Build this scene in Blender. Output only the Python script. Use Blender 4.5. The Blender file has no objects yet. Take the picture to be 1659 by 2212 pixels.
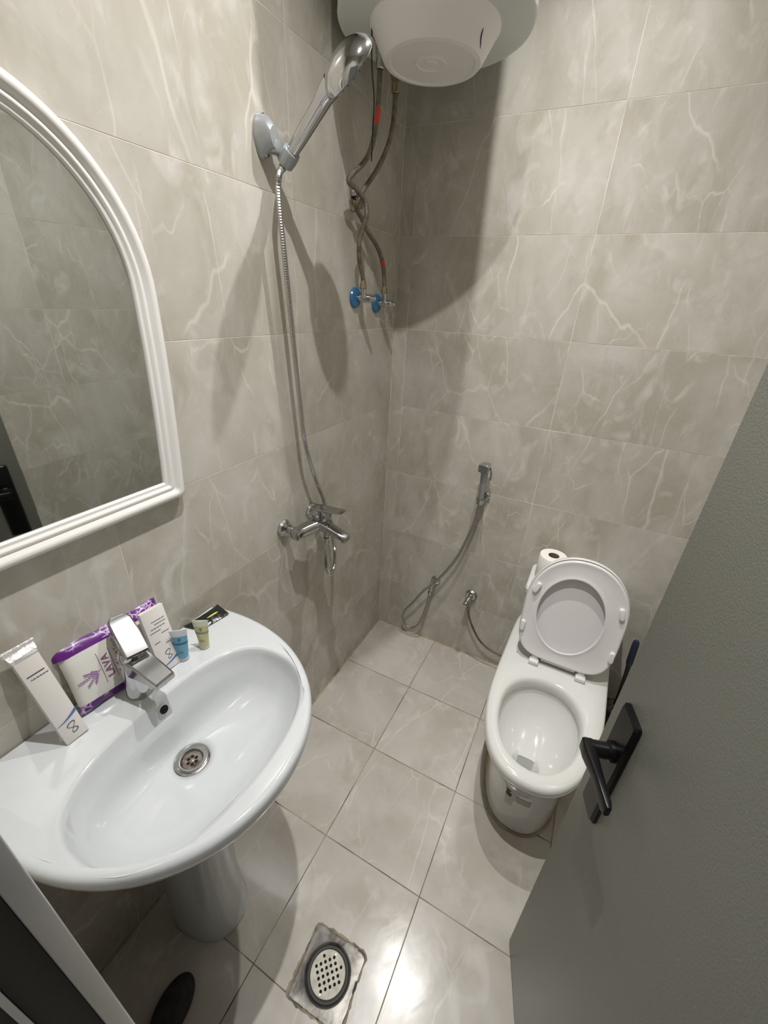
import bpy, bmesh, math, random
from mathutils import Vector, Matrix, Quaternion
random.seed(7)
sc = bpy.context.scene
col = sc.collection
PI = math.pi

# ---------------------------------------------------------------- camera
W, H, FPX = 1659, 2212, 885.5
CAM = Vector((0.7752, -1.5949, 1.5830))
RX = Vector((0.888996, 0.455383, 0.048087))
RD = Vector((0.245648, -0.385641, -0.889347))
RF = Vector((-0.386449, 0.802439, -0.454697))
cd = bpy.data.cameras.new('camera')
cam = bpy.data.objects.new('camera', cd)
col.objects.link(cam)
cd.sensor_fit = 'HORIZONTAL'
cd.sensor_width = 36.0
cd.lens = 36.0 * FPX / W
cd.shift_x = -3.65 / W
cd.shift_y = -1.26 / W
cd.clip_start = 0.01
m = Matrix((RX, -RD, -RF)).transposed().to_4x4()
m.translation = CAM
cam.matrix_world = m
sc.camera = cam

# ---------------------------------------------------------------- world, exposure, lamps
wd = bpy.data.worlds.new('dim_hallway')
sc.world = wd
wd.use_nodes = True
wd.node_tree.nodes['Background'].inputs[0].default_value = (1.0, 0.95, 0.88, 1)
wd.node_tree.nodes['Background'].inputs[1].default_value = 0.17
sc.view_settings.view_transform = 'Standard'
sc.view_settings.look = 'None'
sc.view_settings.gamma = 1.0
sc.view_settings.use_curve_mapping = False
sc.view_settings.exposure = 0.0
try:
    sc.cycles.use_denoising = True
    sc.cycles.max_bounces = 8
    sc.cycles.use_adaptive_sampling = True
    sc.cycles.adaptive_threshold = 0.03
    sc.cycles.diffuse_bounces = 5
    sc.cycles.sample_clamp_indirect = 6.0
except Exception:
    pass
CEIL = 2.78
LAMPS = [((0.55, -0.50, 2.70), 8.3), ((0.56, -1.08, 2.70), 11.3)]

def add_light(p, power):
    ld = bpy.data.lights.new('ceiling_bulb_light', 'AREA')
    ld.shape = 'DISK'; ld.size = 0.024; ld.spread = math.radians(122)
    ld.energy = power
    ld.color = (1.0, 0.985, 0.965)
    o = bpy.data.objects.new('ceiling_bulb_light', ld)
    o.location = p
    col.objects.link(o)
for p_, e_ in LAMPS:
    add_light(p_, e_)

# ---------------------------------------------------------------- helpers
def tag(o, label=None, cat=None, group=None, kind=None):
    if label: o['label'] = label
    if cat: o['category'] = cat
    if group: o['group'] = group
    if kind: o['kind'] = kind
    return o

def empty(name, loc=(0, 0, 0), label=None, cat=None, group=None, kind=None):
    o = bpy.data.objects.new(name, None)
    o.empty_display_size = 0.05
    o.location = loc
    col.objects.link(o)
    return tag(o, label, cat, group, kind)

def link(name, me, mat=None, parent=None, mw=None):
    """mesh vertices are in world space; they are re-based on the parent (parents only translate)"""
    o = bpy.data.objects.new(name, me)
    if mat is not None and len(me.materials) == 0:
        me.materials.append(mat)
    col.objects.link(o)
    if parent is not None:
        o.parent = parent
        off = Vector((0, 0, 0))
        p = parent
        while p is not None:
            off += p.location
            p = p.parent
        o.location = -off
    return o

def finish(me, smooth=True, angle=35):
    if smooth:
        me.shade_smooth()
        try:
            me.set_sharp_from_angle(angle=math.radians(angle))
        except Exception:
            pass
    me.update()
    return me

class MB:
    def __init__(s):
        s.v = []; s.f = []
    def add(s, vs, fs):
        n = len(s.v)
        s.v += [tuple(v) for v in vs]
        s.f += [tuple(i + n for i in f) for f in fs]
        return s
    def loft(s, rings, cap0=True, cap1=True, closed=True):
        n = len(rings[0]); vs = [tuple(p) for r in rings for p in r]; fs = []
        for i in range(len(rings) - 1):
            for j in range(n if closed else n - 1):
                k = (j + 1) % n
                fs.append((i * n + j, i * n + k, (i + 1) * n + k, (i + 1) * n + j))
        if cap0: fs.append(tuple(reversed(range(n))))
        if cap1: fs.append(tuple((len(rings) - 1) * n + j for j in range(n)))
        return s.add(vs, fs)
    def tube(s, pts, r, n=12, cap=True):
        pts = [Vector(p) for p in pts]
        rs = r if isinstance(r, (list, tuple)) else [r] * len(pts)
        t = (pts[1] - pts[0]).normalized()
        a = Vector((0, 0, 1)) if abs(t.z) < 0.9 else Vector((1, 0, 0))
        u = t.cross(a).normalized()
        rings = []
        for i, p in enumerate(pts):
            if i == 0: tt = (pts[1] - pts[0])
            elif i == len(pts) - 1: tt = (pts[-1] - pts[-2])
            else: tt = (pts[i + 1] - pts[i - 1])
            tt.normalize()
            u = (u - tt * u.dot(tt)).normalized()
            w = tt.cross(u)
            rings.append([p + (u * math.cos(2 * PI * k / n) + w * math.sin(2 * PI * k / n)) * rs[i] for k in range(n)])
        return s.loft(rings, cap, cap)
    def lathe(s, prof, o=(0, 0, 0), ax=(0, 0, 1), n=32, cap0=True, cap1=True):
        o = Vector(o); ax = Vector(ax).normalized()
        a = Vector((0, 0, 1)) if abs(ax.z) < 0.9 else Vector((1, 0, 0))
        u = ax.cross(a).normalized(); w = ax.cross(u)
        rings = [[o + ax * h + (u * math.cos(2 * PI * k / n) + w * math.sin(2 * PI * k / n)) * max(r, 1e-5) for k in range(n)] for r, h in prof]
        return s.loft(rings, cap0, cap1)
    def box(s, c, sz, M=None, b=0.0):
        """box centred on c, size sz, optional 3x3 axes M, bevel b (octagonal rounding)"""
        c = Vector(c); M = M or Matrix.Identity(3)
        x, y, z = [q / 2 for q in sz]
        if b <= 0:
            vs = [c + M @ Vector((i * x, j * y, k * z)) for k in (-1, 1) for j in (-1, 1) for i in (-1, 1)]
            return s.add(vs, [(0, 2, 3, 1), (4, 5, 7, 6), (0, 1, 5, 4), (2, 6, 7, 3), (0, 4, 6, 2), (1, 3, 7, 5)])
        rings = []
        for (zz, ins) in ((-z, b), (-z + b * 0.3, b * 0.3), (-z + b, 0), (z - b, 0), (z - b * 0.3, b * 0.3), (z, b)):
            rings.append([c + M @ Vector((px, py, zz)) for px, py in rrect(x - ins, y - ins, max(b - ins * 0.6, b * 0.35), 3)])
        return s.loft(rings)
    def mesh(s, name='m', smooth=True, angle=35):
        me = bpy.data.meshes.new(name)
        me.from_pydata(s.v, [], s.f)
        bm = bmesh.new(); bm.from_mesh(me)
        bmesh.ops.recalc_face_normals(bm, faces=bm.faces)
        bm.to_mesh(me); bm.free()
        return finish(me, smooth, angle)
    def build(s, name, mat, parent=None, smooth=True, angle=35):
        return link(name, s.mesh(name, smooth, angle), mat, parent)

def rrect(x, y, r, seg=4):
    out = []
    for cx, cy, a0 in ((x - r, y - r, 0), (-x + r, y - r, PI / 2), (-x + r, -y + r, PI), (x - r, -y + r, 1.5 * PI)):
        for k in range(seg + 1):
            a = a0 + (PI / 2) * k / seg
            out.append((cx + r * math.cos(a), cy + r * math.sin(a)))
    return out

def spline(pts, step=0.01):
    """Catmull-Rom resampled at even steps"""
    P = [Vector(p) for p in pts]
    P = [P[0] * 2 - P[1]] + P + [P[-1] * 2 - P[-2]]
    dense = []
    for i in range(1, len(P) - 2):
        a, b, c, d = P[i - 1:i + 3]
        for k in range(24):
            t = k / 24
            dense.append(0.5 * ((2 * b) + (c - a) * t + (2 * a - 5 * b + 4 * c - d) * t * t + (-a + 3 * b - 3 * c + d) * t ** 3))
    dense.append(P[-2])
    out = [dense[0]]; acc = 0
    for a, b in zip(dense, dense[1:]):
        L = (b - a).length
        while acc + L >= step:
            f = (step - acc) / L
            a = a.lerp(b, f); out.append(a.copy()); L = (b - a).length; acc = 0
        acc += L
    if (out[-1] - dense[-1]).length > step * 0.3: out.append(dense[-1])
    return out

def text_mesh(body, size, mat, origin, xdir, ydir, name='lettering', parent=None, depth=0.0002, align='CENTER', spacing=1.0):
    cu = bpy.data.curves.new('t', 'FONT')
    cu.body = body; cu.size = size; cu.extrude = depth; cu.align_x = align; cu.align_y = 'CENTER'
    cu.space_character = spacing; cu.resolution_u = 3
    o = bpy.data.objects.new('t', cu)
    col.objects.link(o)
    dg = bpy.context.evaluated_depsgraph_get()
    me = bpy.data.meshes.new_from_object(o.evaluated_get(dg))
    bpy.data.objects.remove(o)
    X = Vector(xdir).normalized(); Y = Vector(ydir).normalized(); Z = X.cross(Y)
    M = Matrix((X, Y, Z)).transposed().to_4x4(); M.translation = Vector(origin)
    me.transform(M)
    me.materials.clear()
    return link(name, me, mat, parent)

# ---------------------------------------------------------------- materials
MATS = {}
def new_mat(name):
    mt = bpy.data.materials.new(name); mt.use_nodes = True
    return mt, mt.node_tree.nodes, mt.node_tree.links, mt.node_tree.nodes['Principled BSDF']

def plain(name, c, rough=0.5, metal=0.0, spec=0.5, coat=0.0, bump=0.0, bscale=60.0, var=0.0, vscale=8.0, c2=None, emit=None, alpha=1.0, trans=0.0):
    mt, N, L, b = new_mat(name)
    b.inputs['Base Color'].default_value = (*c, 1)
    b.inputs['Roughness'].default_value = rough
    b.inputs['Metallic'].default_value = metal
    b.inputs['Specular IOR Level'].default_value = spec
    b.inputs['Coat Weight'].default_value = coat
    b.inputs['Coat Roughness'].default_value = 0.05
    b.inputs['Alpha'].default_value = alpha
    b.inputs['Transmission Weight'].default_value = trans
    tc = N.new('ShaderNodeTexCoord')
    if var > 0 or c2:
        nz = N.new('ShaderNodeTexNoise'); nz.inputs['Scale'].default_value = vscale; nz.inputs['Detail'].default_value = 5
        L.new(tc.outputs['Object'], nz.inputs['Vector'])
        mx = N.new('ShaderNodeMix'); mx.data_type = 'RGBA'
        mx.inputs[6].default_value = (*c, 1)
        cc = c2 or tuple(max(0, q * (1 - var)) for q in c)
        mx.inputs[7].default_value = (*cc, 1)
        rp = N.new('ShaderNodeMapRange'); rp.inputs[1].default_value = 0.4; rp.inputs[2].default_value = 0.65
        L.new(nz.outputs[0], rp.inputs[0]); L.new(rp.outputs[0], mx.inputs[0]); L.new(mx.outputs[2], b.inputs['Base Color'])
    if bump > 0:
        nb = N.new('ShaderNodeTexNoise'); nb.inputs['Scale'].default_value = bscale; nb.inputs['Detail'].default_value = 3
        L.new(tc.outputs['Object'], nb.inputs['Vector'])
        bp = N.new('ShaderNodeBump'); bp.inputs['Strength'].default_value = bump; bp.inputs['Distance'].default_value = 0.002
        L.new(nb.outputs[0], bp.inputs['Height']); L.new(bp.outputs[0], b.inputs['Normal'])
    if emit:
        b.inputs['Emission Color'].default_value = (*c, 1); b.inputs['Emission Strength'].default_value = emit
    return mt

def marble(name, base, light, vein, rough, stretch=(1, 1, 1), bump=0.35, seed=0.0, veins=1.0, glaze=0.0):
    """cloudy cream stone-look tile: soft patches, thin pale cracks, riven relief. Object space, random offset per tile."""
    mt, N, L, b = new_mat(name)
    tc = N.new('ShaderNodeTexCoord'); oi = N.new('ShaderNodeObjectInfo')
    mul = N.new('ShaderNodeMath'); mul.operation = 'MULTIPLY'; mul.inputs[1].default_value = 41.7
    L.new(oi.outputs['Random'], mul.inputs[0])
    add = N.new('ShaderNodeVectorMath'); add.operation = 'ADD'
    L.new(tc.outputs['Object'], add.inputs[0]); L.new(mul.outputs[0], add.inputs[1])
    mp = N.new('ShaderNodeMapping'); mp.inputs['Scale'].default_value = stretch; mp.inputs['Location'].default_value = (seed, seed, 0)
    mp.inputs['Rotation'].default_value = (0, 0, 0.25)
    L.new(add.outputs[0], mp.inputs['Vector'])
    def noise(s, d=3, dist=0.0, r=0.55):
        d = min(d, 4)
        n = N.new('ShaderNodeTexNoise'); n.inputs['Scale'].default_value = s; n.inputs['Detail'].default_value = d
        n.inputs['Distortion'].default_value = dist; n.inputs['Roughness'].default_value = r
        L.new(mp.outputs[0], n.inputs['Vector']); return n.outputs[0]
    def rng(x, a, c, lo=0.0, hi=1.0):
        r = N.new('ShaderNodeMapRange'); r.inputs[1].default_value = a; r.inputs[2].default_value = c
        r.inputs[3].default_value = lo; r.inputs[4].default_value = hi
        L.new(x, r.inputs[0]); return r.outputs[0]
    def math_(op, a, c):
        q = N.new('ShaderNodeMath'); q.operation = op
        for i, x in enumerate((a, c)):
            if isinstance(x, (int, float)): q.inputs[i].default_value = x
            elif x is not None: L.new(x, q.inputs[i])
        return q.outputs[0]
    cloud = rng(noise(4.5, 6, 0.6), 0.38, 0.66)
    streak = rng(noise(9, 3, 1.4), 0.5, 0.72)
    # thin straight-running crack lines: edges of warped, stretched cells, kept only in places
    def crack(sc_, w, keep, rot, st=(1, 1, 1)):
        m2 = N.new('ShaderNodeMapping'); m2.inputs['Rotation'].default_value = (0, 0, rot); m2.inputs['Scale'].default_value = st
        L.new(add.outputs[0], m2.inputs['Vector'])
        wn = N.new('ShaderNodeTexNoise'); wn.inputs['Scale'].default_value = 5.0; wn.inputs['Detail'].default_value = 3
        L.new(m2.outputs[0], wn.inputs['Vector'])
        wv = N.new('ShaderNodeVectorMath'); wv.operation = 'MULTIPLY_ADD'; wv.inputs[1].default_value = (0.16, 0.16, 0.0)
        L.new(wn.outputs[1], wv.inputs[0]); L.new(m2.outputs[0], wv.inputs[2])
        v = N.new('ShaderNodeTexVoronoi'); v.feature = 'DISTANCE_TO_EDGE'; v.inputs['Scale'].default_value = sc_
        L.new(wv.outputs[0], v.inputs['Vector'])
        l = rng(v.outputs[0], 0.0, w, 1.0, 0.0)
        k = rng(noise(sc_ * 0.8 + 1.7, 2, 0.3), keep, keep + 0.14)
        return math_('MULTIPLY', l, k)
    cr = math_('MAXIMUM', crack(2.6, 0.013, 0.44, 0.35, (1.5, 0.7, 1)), crack(5.5, 0.018, 0.50, -0.5, (1.6, 0.6, 1)))
    dark = rng(noise(11, 2, 0.4), 0.60, 0.66)
    mx1 = N.new('ShaderNodeMix'); mx1.data_type = 'RGBA'
    mx1.inputs[6].default_value = (*base, 1); mx1.inputs[7].default_value = (*light, 1)
    L.new(math_('MAXIMUM', math_('MULTIPLY', cloud, 0.75), math_('MULTIPLY', streak, 0.9)), mx1.inputs[0])
    mx2 = N.new('ShaderNodeMix'); mx2.data_type = 'RGBA'
    L.new(mx1.outputs[2], mx2.inputs[6]); mx2.inputs[7].default_value = (*vein, 1)
    L.new(math_('MULTIPLY', cr, 0.58 * veins), mx2.inputs[0])
    mx3 = N.new('ShaderNodeMix'); mx3.data_type = 'RGBA'
    L.new(mx2.outputs[2], mx3.inputs[6]); mx3.inputs[7].default_value = (base[0] * 0.6, base[1] * 0.58, base[2] * 0.54, 1)
    L.new(math_('MULTIPLY', dark, 0.12 * veins), mx3.inputs[0])
    # slight tone shift from tile to tile
    hs = N.new('ShaderNodeHueSaturation'); L.new(mx3.outputs[2], hs.inputs['Color'])
    L.new(rng(oi.outputs['Random'], 0, 1, 0.95, 1.04), hs.inputs['Value'])
    L.new(hs.outputs[0], b.inputs['Base Color'])
    L.new(rng(noise(14, 4, 0.2), 0.3, 0.7, rough * 0.8, rough * 1.35), b.inputs['Roughness'])
    b.inputs['Specular IOR Level'].default_value = 0.5
    b.inputs['Coat Weight'].default_value = glaze; b.inputs['Coat Roughness'].default_value = 0.04
    bp = N.new('ShaderNodeBump'); bp.inputs['Strength'].default_value = bump; bp.inputs['Distance'].default_value = 0.004
    hgt = noise(7, 3, 0.8)
    L.new(hgt, bp.inputs['Height']); L.new(bp.outputs[0], b.inputs['Normal'])
    if glaze: L.new(bp.outputs[0], b.inputs['Coat Normal'])
    return mt

WALLT = marble('wall_tile_stone', (0.445, 0.415, 0.350), (0.610, 0.585, 0.545), (0.76, 0.73, 0.66), 0.26, stretch=(1.25, 0.75, 1), bump=0.22)
FLOORT = marble('floor_tile_stone', (0.455, 0.42, 0.365), (0.575, 0.545, 0.505), (0.72, 0.69, 0.63), 0.20, stretch=(1, 1, 1), bump=0.10, seed=9.3, veins=0.75, glaze=0.25)
GROUT = plain('wall_grout', (0.86, 0.81, 0.70), 0.8, c2=(0.48, 0.44, 0.36), vscale=5)
FGROUT = plain('floor_grout', (0.34, 0.31, 0.22), 0.7, c2=(0.03, 0.02, 0.015), vscale=6)
SEAL = plain('yellowed_sealant', (0.42, 0.38, 0.24), 0.6, c2=(0.36, 0.25, 0.15), vscale=22, bump=0.5, bscale=80)
PAINT = plain('ceiling_paint', (0.80, 0.79, 0.76), 0.8)
CERAM = plain('white_ceramic', (0.57, 0.59, 0.60), 0.07, spec=0.6, coat=0.5)
CERAMW = plain('toilet_ceramic', (0.72, 0.72, 0.69), 0.08, spec=0.6, coat=0.4)
PLAST = plain('white_seat_plastic', (0.80, 0.775, 0.775), 0.22)
CHROME = plain('polished_chrome', (0.52, 0.52, 0.52), 0.09, metal=1.0)
MIXCH = plain('mixer_chrome', (0.46, 0.46, 0.455), 0.15, metal=1.0)
CHROMED = plain('worn_chrome', (0.50, 0.50, 0.48), 0.16, metal=1.0, bump=0.06, bscale=40)
STEEL = plain('dull_steel', (0.42, 0.41, 0.39), 0.28, metal=1.0, c2=(0.20, 0.19, 0.17), vscale=30, bump=0.3, bscale=50)
GREYPL = plain('grey_chromed_plastic', (0.36, 0.38, 0.39), 0.28, metal=0.45)
BRAID = plain('grimy_braided_hose', (0.22, 0.19, 0.15), 0.45, metal=0.55, bump=1.0, bscale=420, var=0.4, vscale=60)
BRASS = plain('aged_brass', (0.42, 0.36, 0.24), 0.38, metal=0.85, var=0.4, vscale=60)
BLUEP = plain('blue_plastic', (0.035, 0.16, 0.32), 0.25)
REDP = plain('red_plastic', (0.55, 0.05, 0.02), 0.4)
BLACK = plain('black_metal', (0.004, 0.004, 0.0045), 0.30, spec=0.3)
BLACKR = plain('black_rubber', (0.02, 0.019, 0.018), 0.55)
HOLE = plain('dark_hole', (0.006, 0.004, 0.003), 0.9)
HEAT = plain('heater_enamel', (0.68, 0.71, 0.69), 0.30)
HEATC = plain('heater_cover_plastic', (0.84, 0.81, 0.80), 0.42)
DOORM = plain('grey_door_laminate', (0.215, 0.218, 0.188), 0.42, bump=0.25, bscale=350, var=0.05, vscale=2)
FRAMEM = plain('white_door_frame', (0.50, 0.50, 0.50), 0.25, metal=0.3, bump=0.2, bscale=9)
FRAMED = plain('rebate_shade', (0.05, 0.052, 0.045), 0.7)  # shade inside the frame recess, put into a dark grey-green base colour
MIRR = plain('mirror_glass', (0.62, 0.64, 0.62), 0.015, metal=1.0)
MFRAME = plain('white_mirror_frame', (0.83, 0.81, 0.78), 0.25, coat=0.2)
PAPER = plain('tissue_paper', (0.86, 0.85, 0.80), 0.9, bump=0.4, bscale=300)
CARDB = plain('white_card', (0.70, 0.67, 0.64), 0.45, bump=0.05)
FOILW = plain('clear_wrapper_end', (0.82, 0.80, 0.78), 0.18, metal=0.5, bump=1.0, bscale=90)
PACKW = plain('white_packet_film', (0.68, 0.67, 0.62), 0.28, bump=0.5, bscale=35, coat=0.3)
INKD = plain('dark_ink', (0.06, 0.05, 0.07), 0.6)
INKP = plain('purple_ink', (0.36, 0.20, 0.42), 0.5)
INKB = plain('blue_ink', (0.10, 0.17, 0.45), 0.5)
INKM = plain('mauve_ink', (0.22, 0.08, 0.18), 0.6)
SACH = plain('black_sachet_foil', (0.012, 0.013, 0.010), 0.22, bump=0.9, bscale=70)
YELL = plain('yellow_print', (0.75, 0.72, 0.18), 0.5)
BRIST = plain('pale_bristles', (0.50, 0.47, 0.37), 0.8)
SUEDE = plain('dark_grey_slipper', (0.030, 0.026, 0.030), 0.85, c2=(0.014, 0.012, 0.013), vscale=40)
NAVYP = plain('navy_plastic', (0.02, 0.03, 0.06), 0.3)
LEDM = plain('lamp_diffuser', (1.0, 0.93, 0.84), 0.5, emit=3.0)
WATER = plain('toilet_water', (0.66, 0.78, 0.72), 0.02, trans=0.9)
DIRT = plain('grey_drain_metal', (0.17, 0.16, 0.145), 0.36, metal=0.6, c2=(0.045, 0.04, 0.03), vscale=18, bump=0.8, bscale=22)
GRATE = plain('cream_steel_grate', (0.50, 0.48, 0.40), 0.5, metal=0.15, var=0.25, vscale=60)
TUBEB = plain('blue_gel', (0.11, 0.34, 0.46), 0.22, coat=0.3)
TUBEY = plain('yellow_gel', (0.52, 0.50, 0.22), 0.25, coat=0.3)
TUBEC = plain('clear_tube_plastic', (0.66, 0.70, 0.74), 0.18, alpha=0.85)
TUBECY = plain('frosted_tube_plastic', (0.60, 0.62, 0.52), 0.3)
PENM = plain('purple_pen_ink', (0.04, 0.02, 0.10), 0.5)

def floral(name):
    mt, N, L, b = new_mat(name)
    tc = N.new('ShaderNodeTexCoord')
    v = N.new('ShaderNodeTexVoronoi'); v.inputs['Scale'].default_value = 95; v.feature = 'DISTANCE_TO_EDGE'
    v2 = N.new('ShaderNodeTexNoise'); v2.inputs['Scale'].default_value = 34; v2.inputs['Detail'].default_value = 2
    L.new(tc.outputs['Object'], v.inputs['Vector']); L.new(tc.outputs['Object'], v2.inputs['Vector'])
    r = N.new('ShaderNodeMapRange'); r.inputs[1].default_value = 0.02; r.inputs[2].default_value = 0.14; r.inputs[3].default_value = 1; r.inputs[4].default_value = 0
    r2 = N.new('ShaderNodeMapRange'); r2.inputs[1].default_value = 0.47; r2.inputs[2].default_value = 0.56
    L.new(v.outputs[0], r.inputs[0]); L.new(v2.outputs[0], r2.inputs[0])
    mu = N.new('ShaderNodeMath'); mu.operation = 'MULTIPLY'; L.new(r.outputs[0], mu.inputs[0]); L.new(r2.outputs[0], mu.inputs[1])
    mx = N.new('ShaderNodeMix'); mx.data_type = 'RGBA'
    mx.inputs[6].default_value = (0.105, 0.012, 0.17, 1); mx.inputs[7].default_value = (0.58, 0.42, 0.66, 1)
    L.new(mu.outputs[0], mx.inputs[0]); L.new(mx.outputs[2], b.inputs['Base Color'])
    b.inputs['Roughness'].default_value = 0.3
    return mt
FLORAL = floral('purple_floral_film')

# ---------------------------------------------------------------- the room
XR, YF = 1.27, -1.575          # right wall, front wall (inner faces); left wall x=0, back wall y=0
GD = 0.0005                    # joint depth

TILECACHE = {}
def tile_mesh(w, h, mat, key, gap):
    k = (round(w, 4), round(h, 4), key)
    if k in TILECACHE: return TILECACHE[k]
    a, c = w / 2 - gap / 2, h / 2 - gap / 2
    r = 0.00025
    vs = [(-a, -c, -GD), (a, -c, -GD), (a, c, -GD), (-a, c, -GD),
          (-a, -c, -r), (a, -c, -r), (a, c, -r), (-a, c, -r),
          (-a + r, -c + r, 0), (a - r, -c + r, 0), (a - r, c - r, 0), (-a + r, c - r, 0)]
    fs = [(8, 9, 10, 11)]
    for i in range(4):
        j = (i + 1) % 4
        fs += [(i, j, j + 4, i + 4), (i + 4, j + 4, j + 8, i + 8)]
    me = bpy.data.meshes.new('tile'); me.from_pydata(vs, [], fs); me.materials.append(mat); me.update()
    TILECACHE[k] = me
    return me

def tiles(parent, org, U, V, us, vs_, mat, key, gap):
    """one tile object per cell; U x V points out of the surface"""
    U = Vector(U); V = Vector(V); Nn = U.cross(V)
    R = Matrix((U, V, Nn)).transposed().to_4x4()
    for i in range(len(us) - 1):
        for j in range(len(vs_) - 1):
            w, h = us[i + 1] - us[i], vs_[j + 1] - vs_[j]
            if w < 0.004 or h < 0.004: continue
            o = bpy.data.objects.new('tile', tile_mesh(w, h, mat, key, gap))
            col.objects.link(o); o.parent = parent
            M = R.copy()
            M.translation = Vector(org) + U * (us[i] + us[i + 1]) / 2 + V * (vs_[j] + vs_[j + 1]) / 2 - parent.location
            o.matrix_local = M

ZROWS = [0.0, 0.2935, 0.5935, 0.8935, 1.1935, 1.4935, 1.7935, 2.0935, 2.3935, 2.6935, CEIL]
def wall(name, lo, hi):
    b = MB(); lo = Vector(lo); hi = Vector(hi)
    b.box((lo + hi) / 2, hi - lo)
    o = b.build(name, GROUT, smooth=False); tag(o, kind='structure'); return o
T = 0.12
wl = wall('wall_left', (-T, YF - T, 0), (-GD, T, CEIL))
# left wall: outward normal +x = U x V with U=(0,1,0), V=(0,0,1)
tiles(wl, (0, YF, 0), (0, 1, 0), (0, 0, 1), [0, -YF - 1.204, -YF - 0.604, -YF - 0.004], ZROWS, WALLT, 'w', 0.0014)
wb = wall('wall_back', (-GD, GD, 0), (XR + T, T, CEIL))
# back wall: outward normal -y = U x V with U=(1,0,0), V=(0,0,1)
tiles(wb, (0, 0, 0), (1, 0, 0), (0, 0, 1), [0.001, 0.056, 0.656, 1.256, XR], ZROWS, WALLT, 'w', 0.0014)
wr = wall('wall_right', (XR + GD, YF - T, 0), (XR + T, GD, CEIL))
tiles(wr, (XR, 0, 0), (0, -1, 0), (0, 0, 1), [0, 0.6, 1.2, -YF], ZROWS, WALLT, 'w', 0.0014)
# front wall with the doorway x 0.40..1.16
DX0, DX1, DZ = 0.40, 1.165, 2.06
wfb = MB()
wfb.box(((DX0 - 0.04) / 2, YF - GD - T / 2 + 0.001, CEIL / 2), (DX0 - 0.04, T - 0.004, CEIL))
wfb.box(((DX1 + 0.04 + XR) / 2, YF - GD - T / 2 + 0.001, CEIL / 2), (XR - DX1 - 0.04, T - 0.004, CEIL))
wfb.box(((DX0 + DX1) / 2, YF - GD - T / 2 + 0.001, (DZ + 0.04 + CEIL) / 2), (DX1 - DX0 + 0.08, T - 0.004, CEIL - DZ - 0.04))
wf = wfb.build('wall_front', GROUT, smooth=False); tag(wf, kind='structure')
tiles(wf, (0, YF, 0), (-1, 0, 0), (0, 0, 1), [-(DX0 - 0.04), 0], ZROWS, WALLT, 'w', 0.0014)
tiles(wf, (0, YF, 0), (-1, 0, 0), (0, 0, 1), [-XR, -(DX1 + 0.04)], ZROWS, WALLT, 'w', 0.0014)
tiles(wf, (0, YF, 0), (-1, 0, 0), (0, 0, 1), [-(DX1 + 0.04), -(DX0 - 0.04)], [DZ + 0.04, 2.3935, 2.6935, CEIL], WALLT, 'w', 0.0014)
fb = MB(); fb.box((XR / 2, -1.15, -0.05 - GD), (XR + 2 * T, 2.5, 0.1))
fl = fb.build('floor', FGROUT, smooth=False); tag(fl, kind='structure')
S = 0.3355
DRC = (0.522, -1.268); DRS = 0.152
xs = [0.0, 0.337, 0.6735, 1.010, XR]
ys = [-2.40, -2.016, -1.680, -1.344, -1.008, -0.670, -0.334, 0.0]
tiles(fl, (0, 0, 0), (1, 0, 0), (0, 1, 0), xs, ys, FLOORT, 'f', 0.0028)
cb = MB(); cb.box((XR / 2, YF / 2, CEIL + 0.05), (XR + 2 * T, -YF + 2 * T, 0.1))
ce = cb.build('ceiling', PAINT, smooth=False); tag(ce, kind='structure')
# yellowed sealant bead along the foot of the walls
sb = MB()
def bead(a, b_, w0=0.004):
    a = Vector(a); b_ = Vector(b_); n = int((b_ - a).length / 0.02)
    pts = [a.lerp(b_, i / n) for i in range(n + 1)]
    sb.tube(pts, [w0 * random.uniform(0.75, 1.35) for _ in pts], 6)
bead((0.001, -1.56, 0.0005), (0.001, 0, 0.0005)); bead((0, -0.001, 0.0005), (1.26, -0.001, 0.0005)); bead((1.269, 0, 0.0005), (1.269, -1.56, 0.0005))
tag(sb.build('baseboard_sealant', SEAL), kind='structure')
cs = MB()
n_ = 90
cs.tube([(0.001, -0.001, i * 2.7 / n_) for i in range(n_ + 1)], [0.0026 * random.uniform(0.6, 1.2) for _ in range(n_ + 1)], 6)
tag(cs.build('trim_1', plain('corner_grout', (0.66, 0.61, 0.46), 0.7, var=0.3, vscale=9)), kind='structure')

# door frame (left jamb beside the camera, right jamb behind the door leaf, head)
jf = MB()
jf.box((DX0 - 0.02, -1.5795, DZ / 2 + 0.01), (0.04, 0.021, DZ + 0.02), b=0.002)
jf.box((DX0 - 0.024, -1.630, DZ / 2), (0.032, 0.006, DZ))
jf.box((DX1 + 0.02, -1.5795, DZ / 2 + 0.01), (0.04, 0.021, DZ + 0.02), b=0.002)
jf.box(((DX0 + DX1) / 2, -1.5795, DZ + 0.02), (DX1 - DX0, 0.021, 0.04))
df = jf.build('trim_2', FRAMEM); tag(df, kind='structure')
jr = MB()
jr.box((DX0 - 0.028, -1.6085, DZ / 2), (0.024, 0.036, DZ))
jr.box((DX0 - 0.028, -1.68, DZ / 2), (0.024, 0.092, DZ))
jr.box((DX1 + 0.028, -1.65, DZ / 2), (0.024, 0.11, DZ))
link('rebate', jr.mesh('rebate', False), FRAMED, df)

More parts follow.
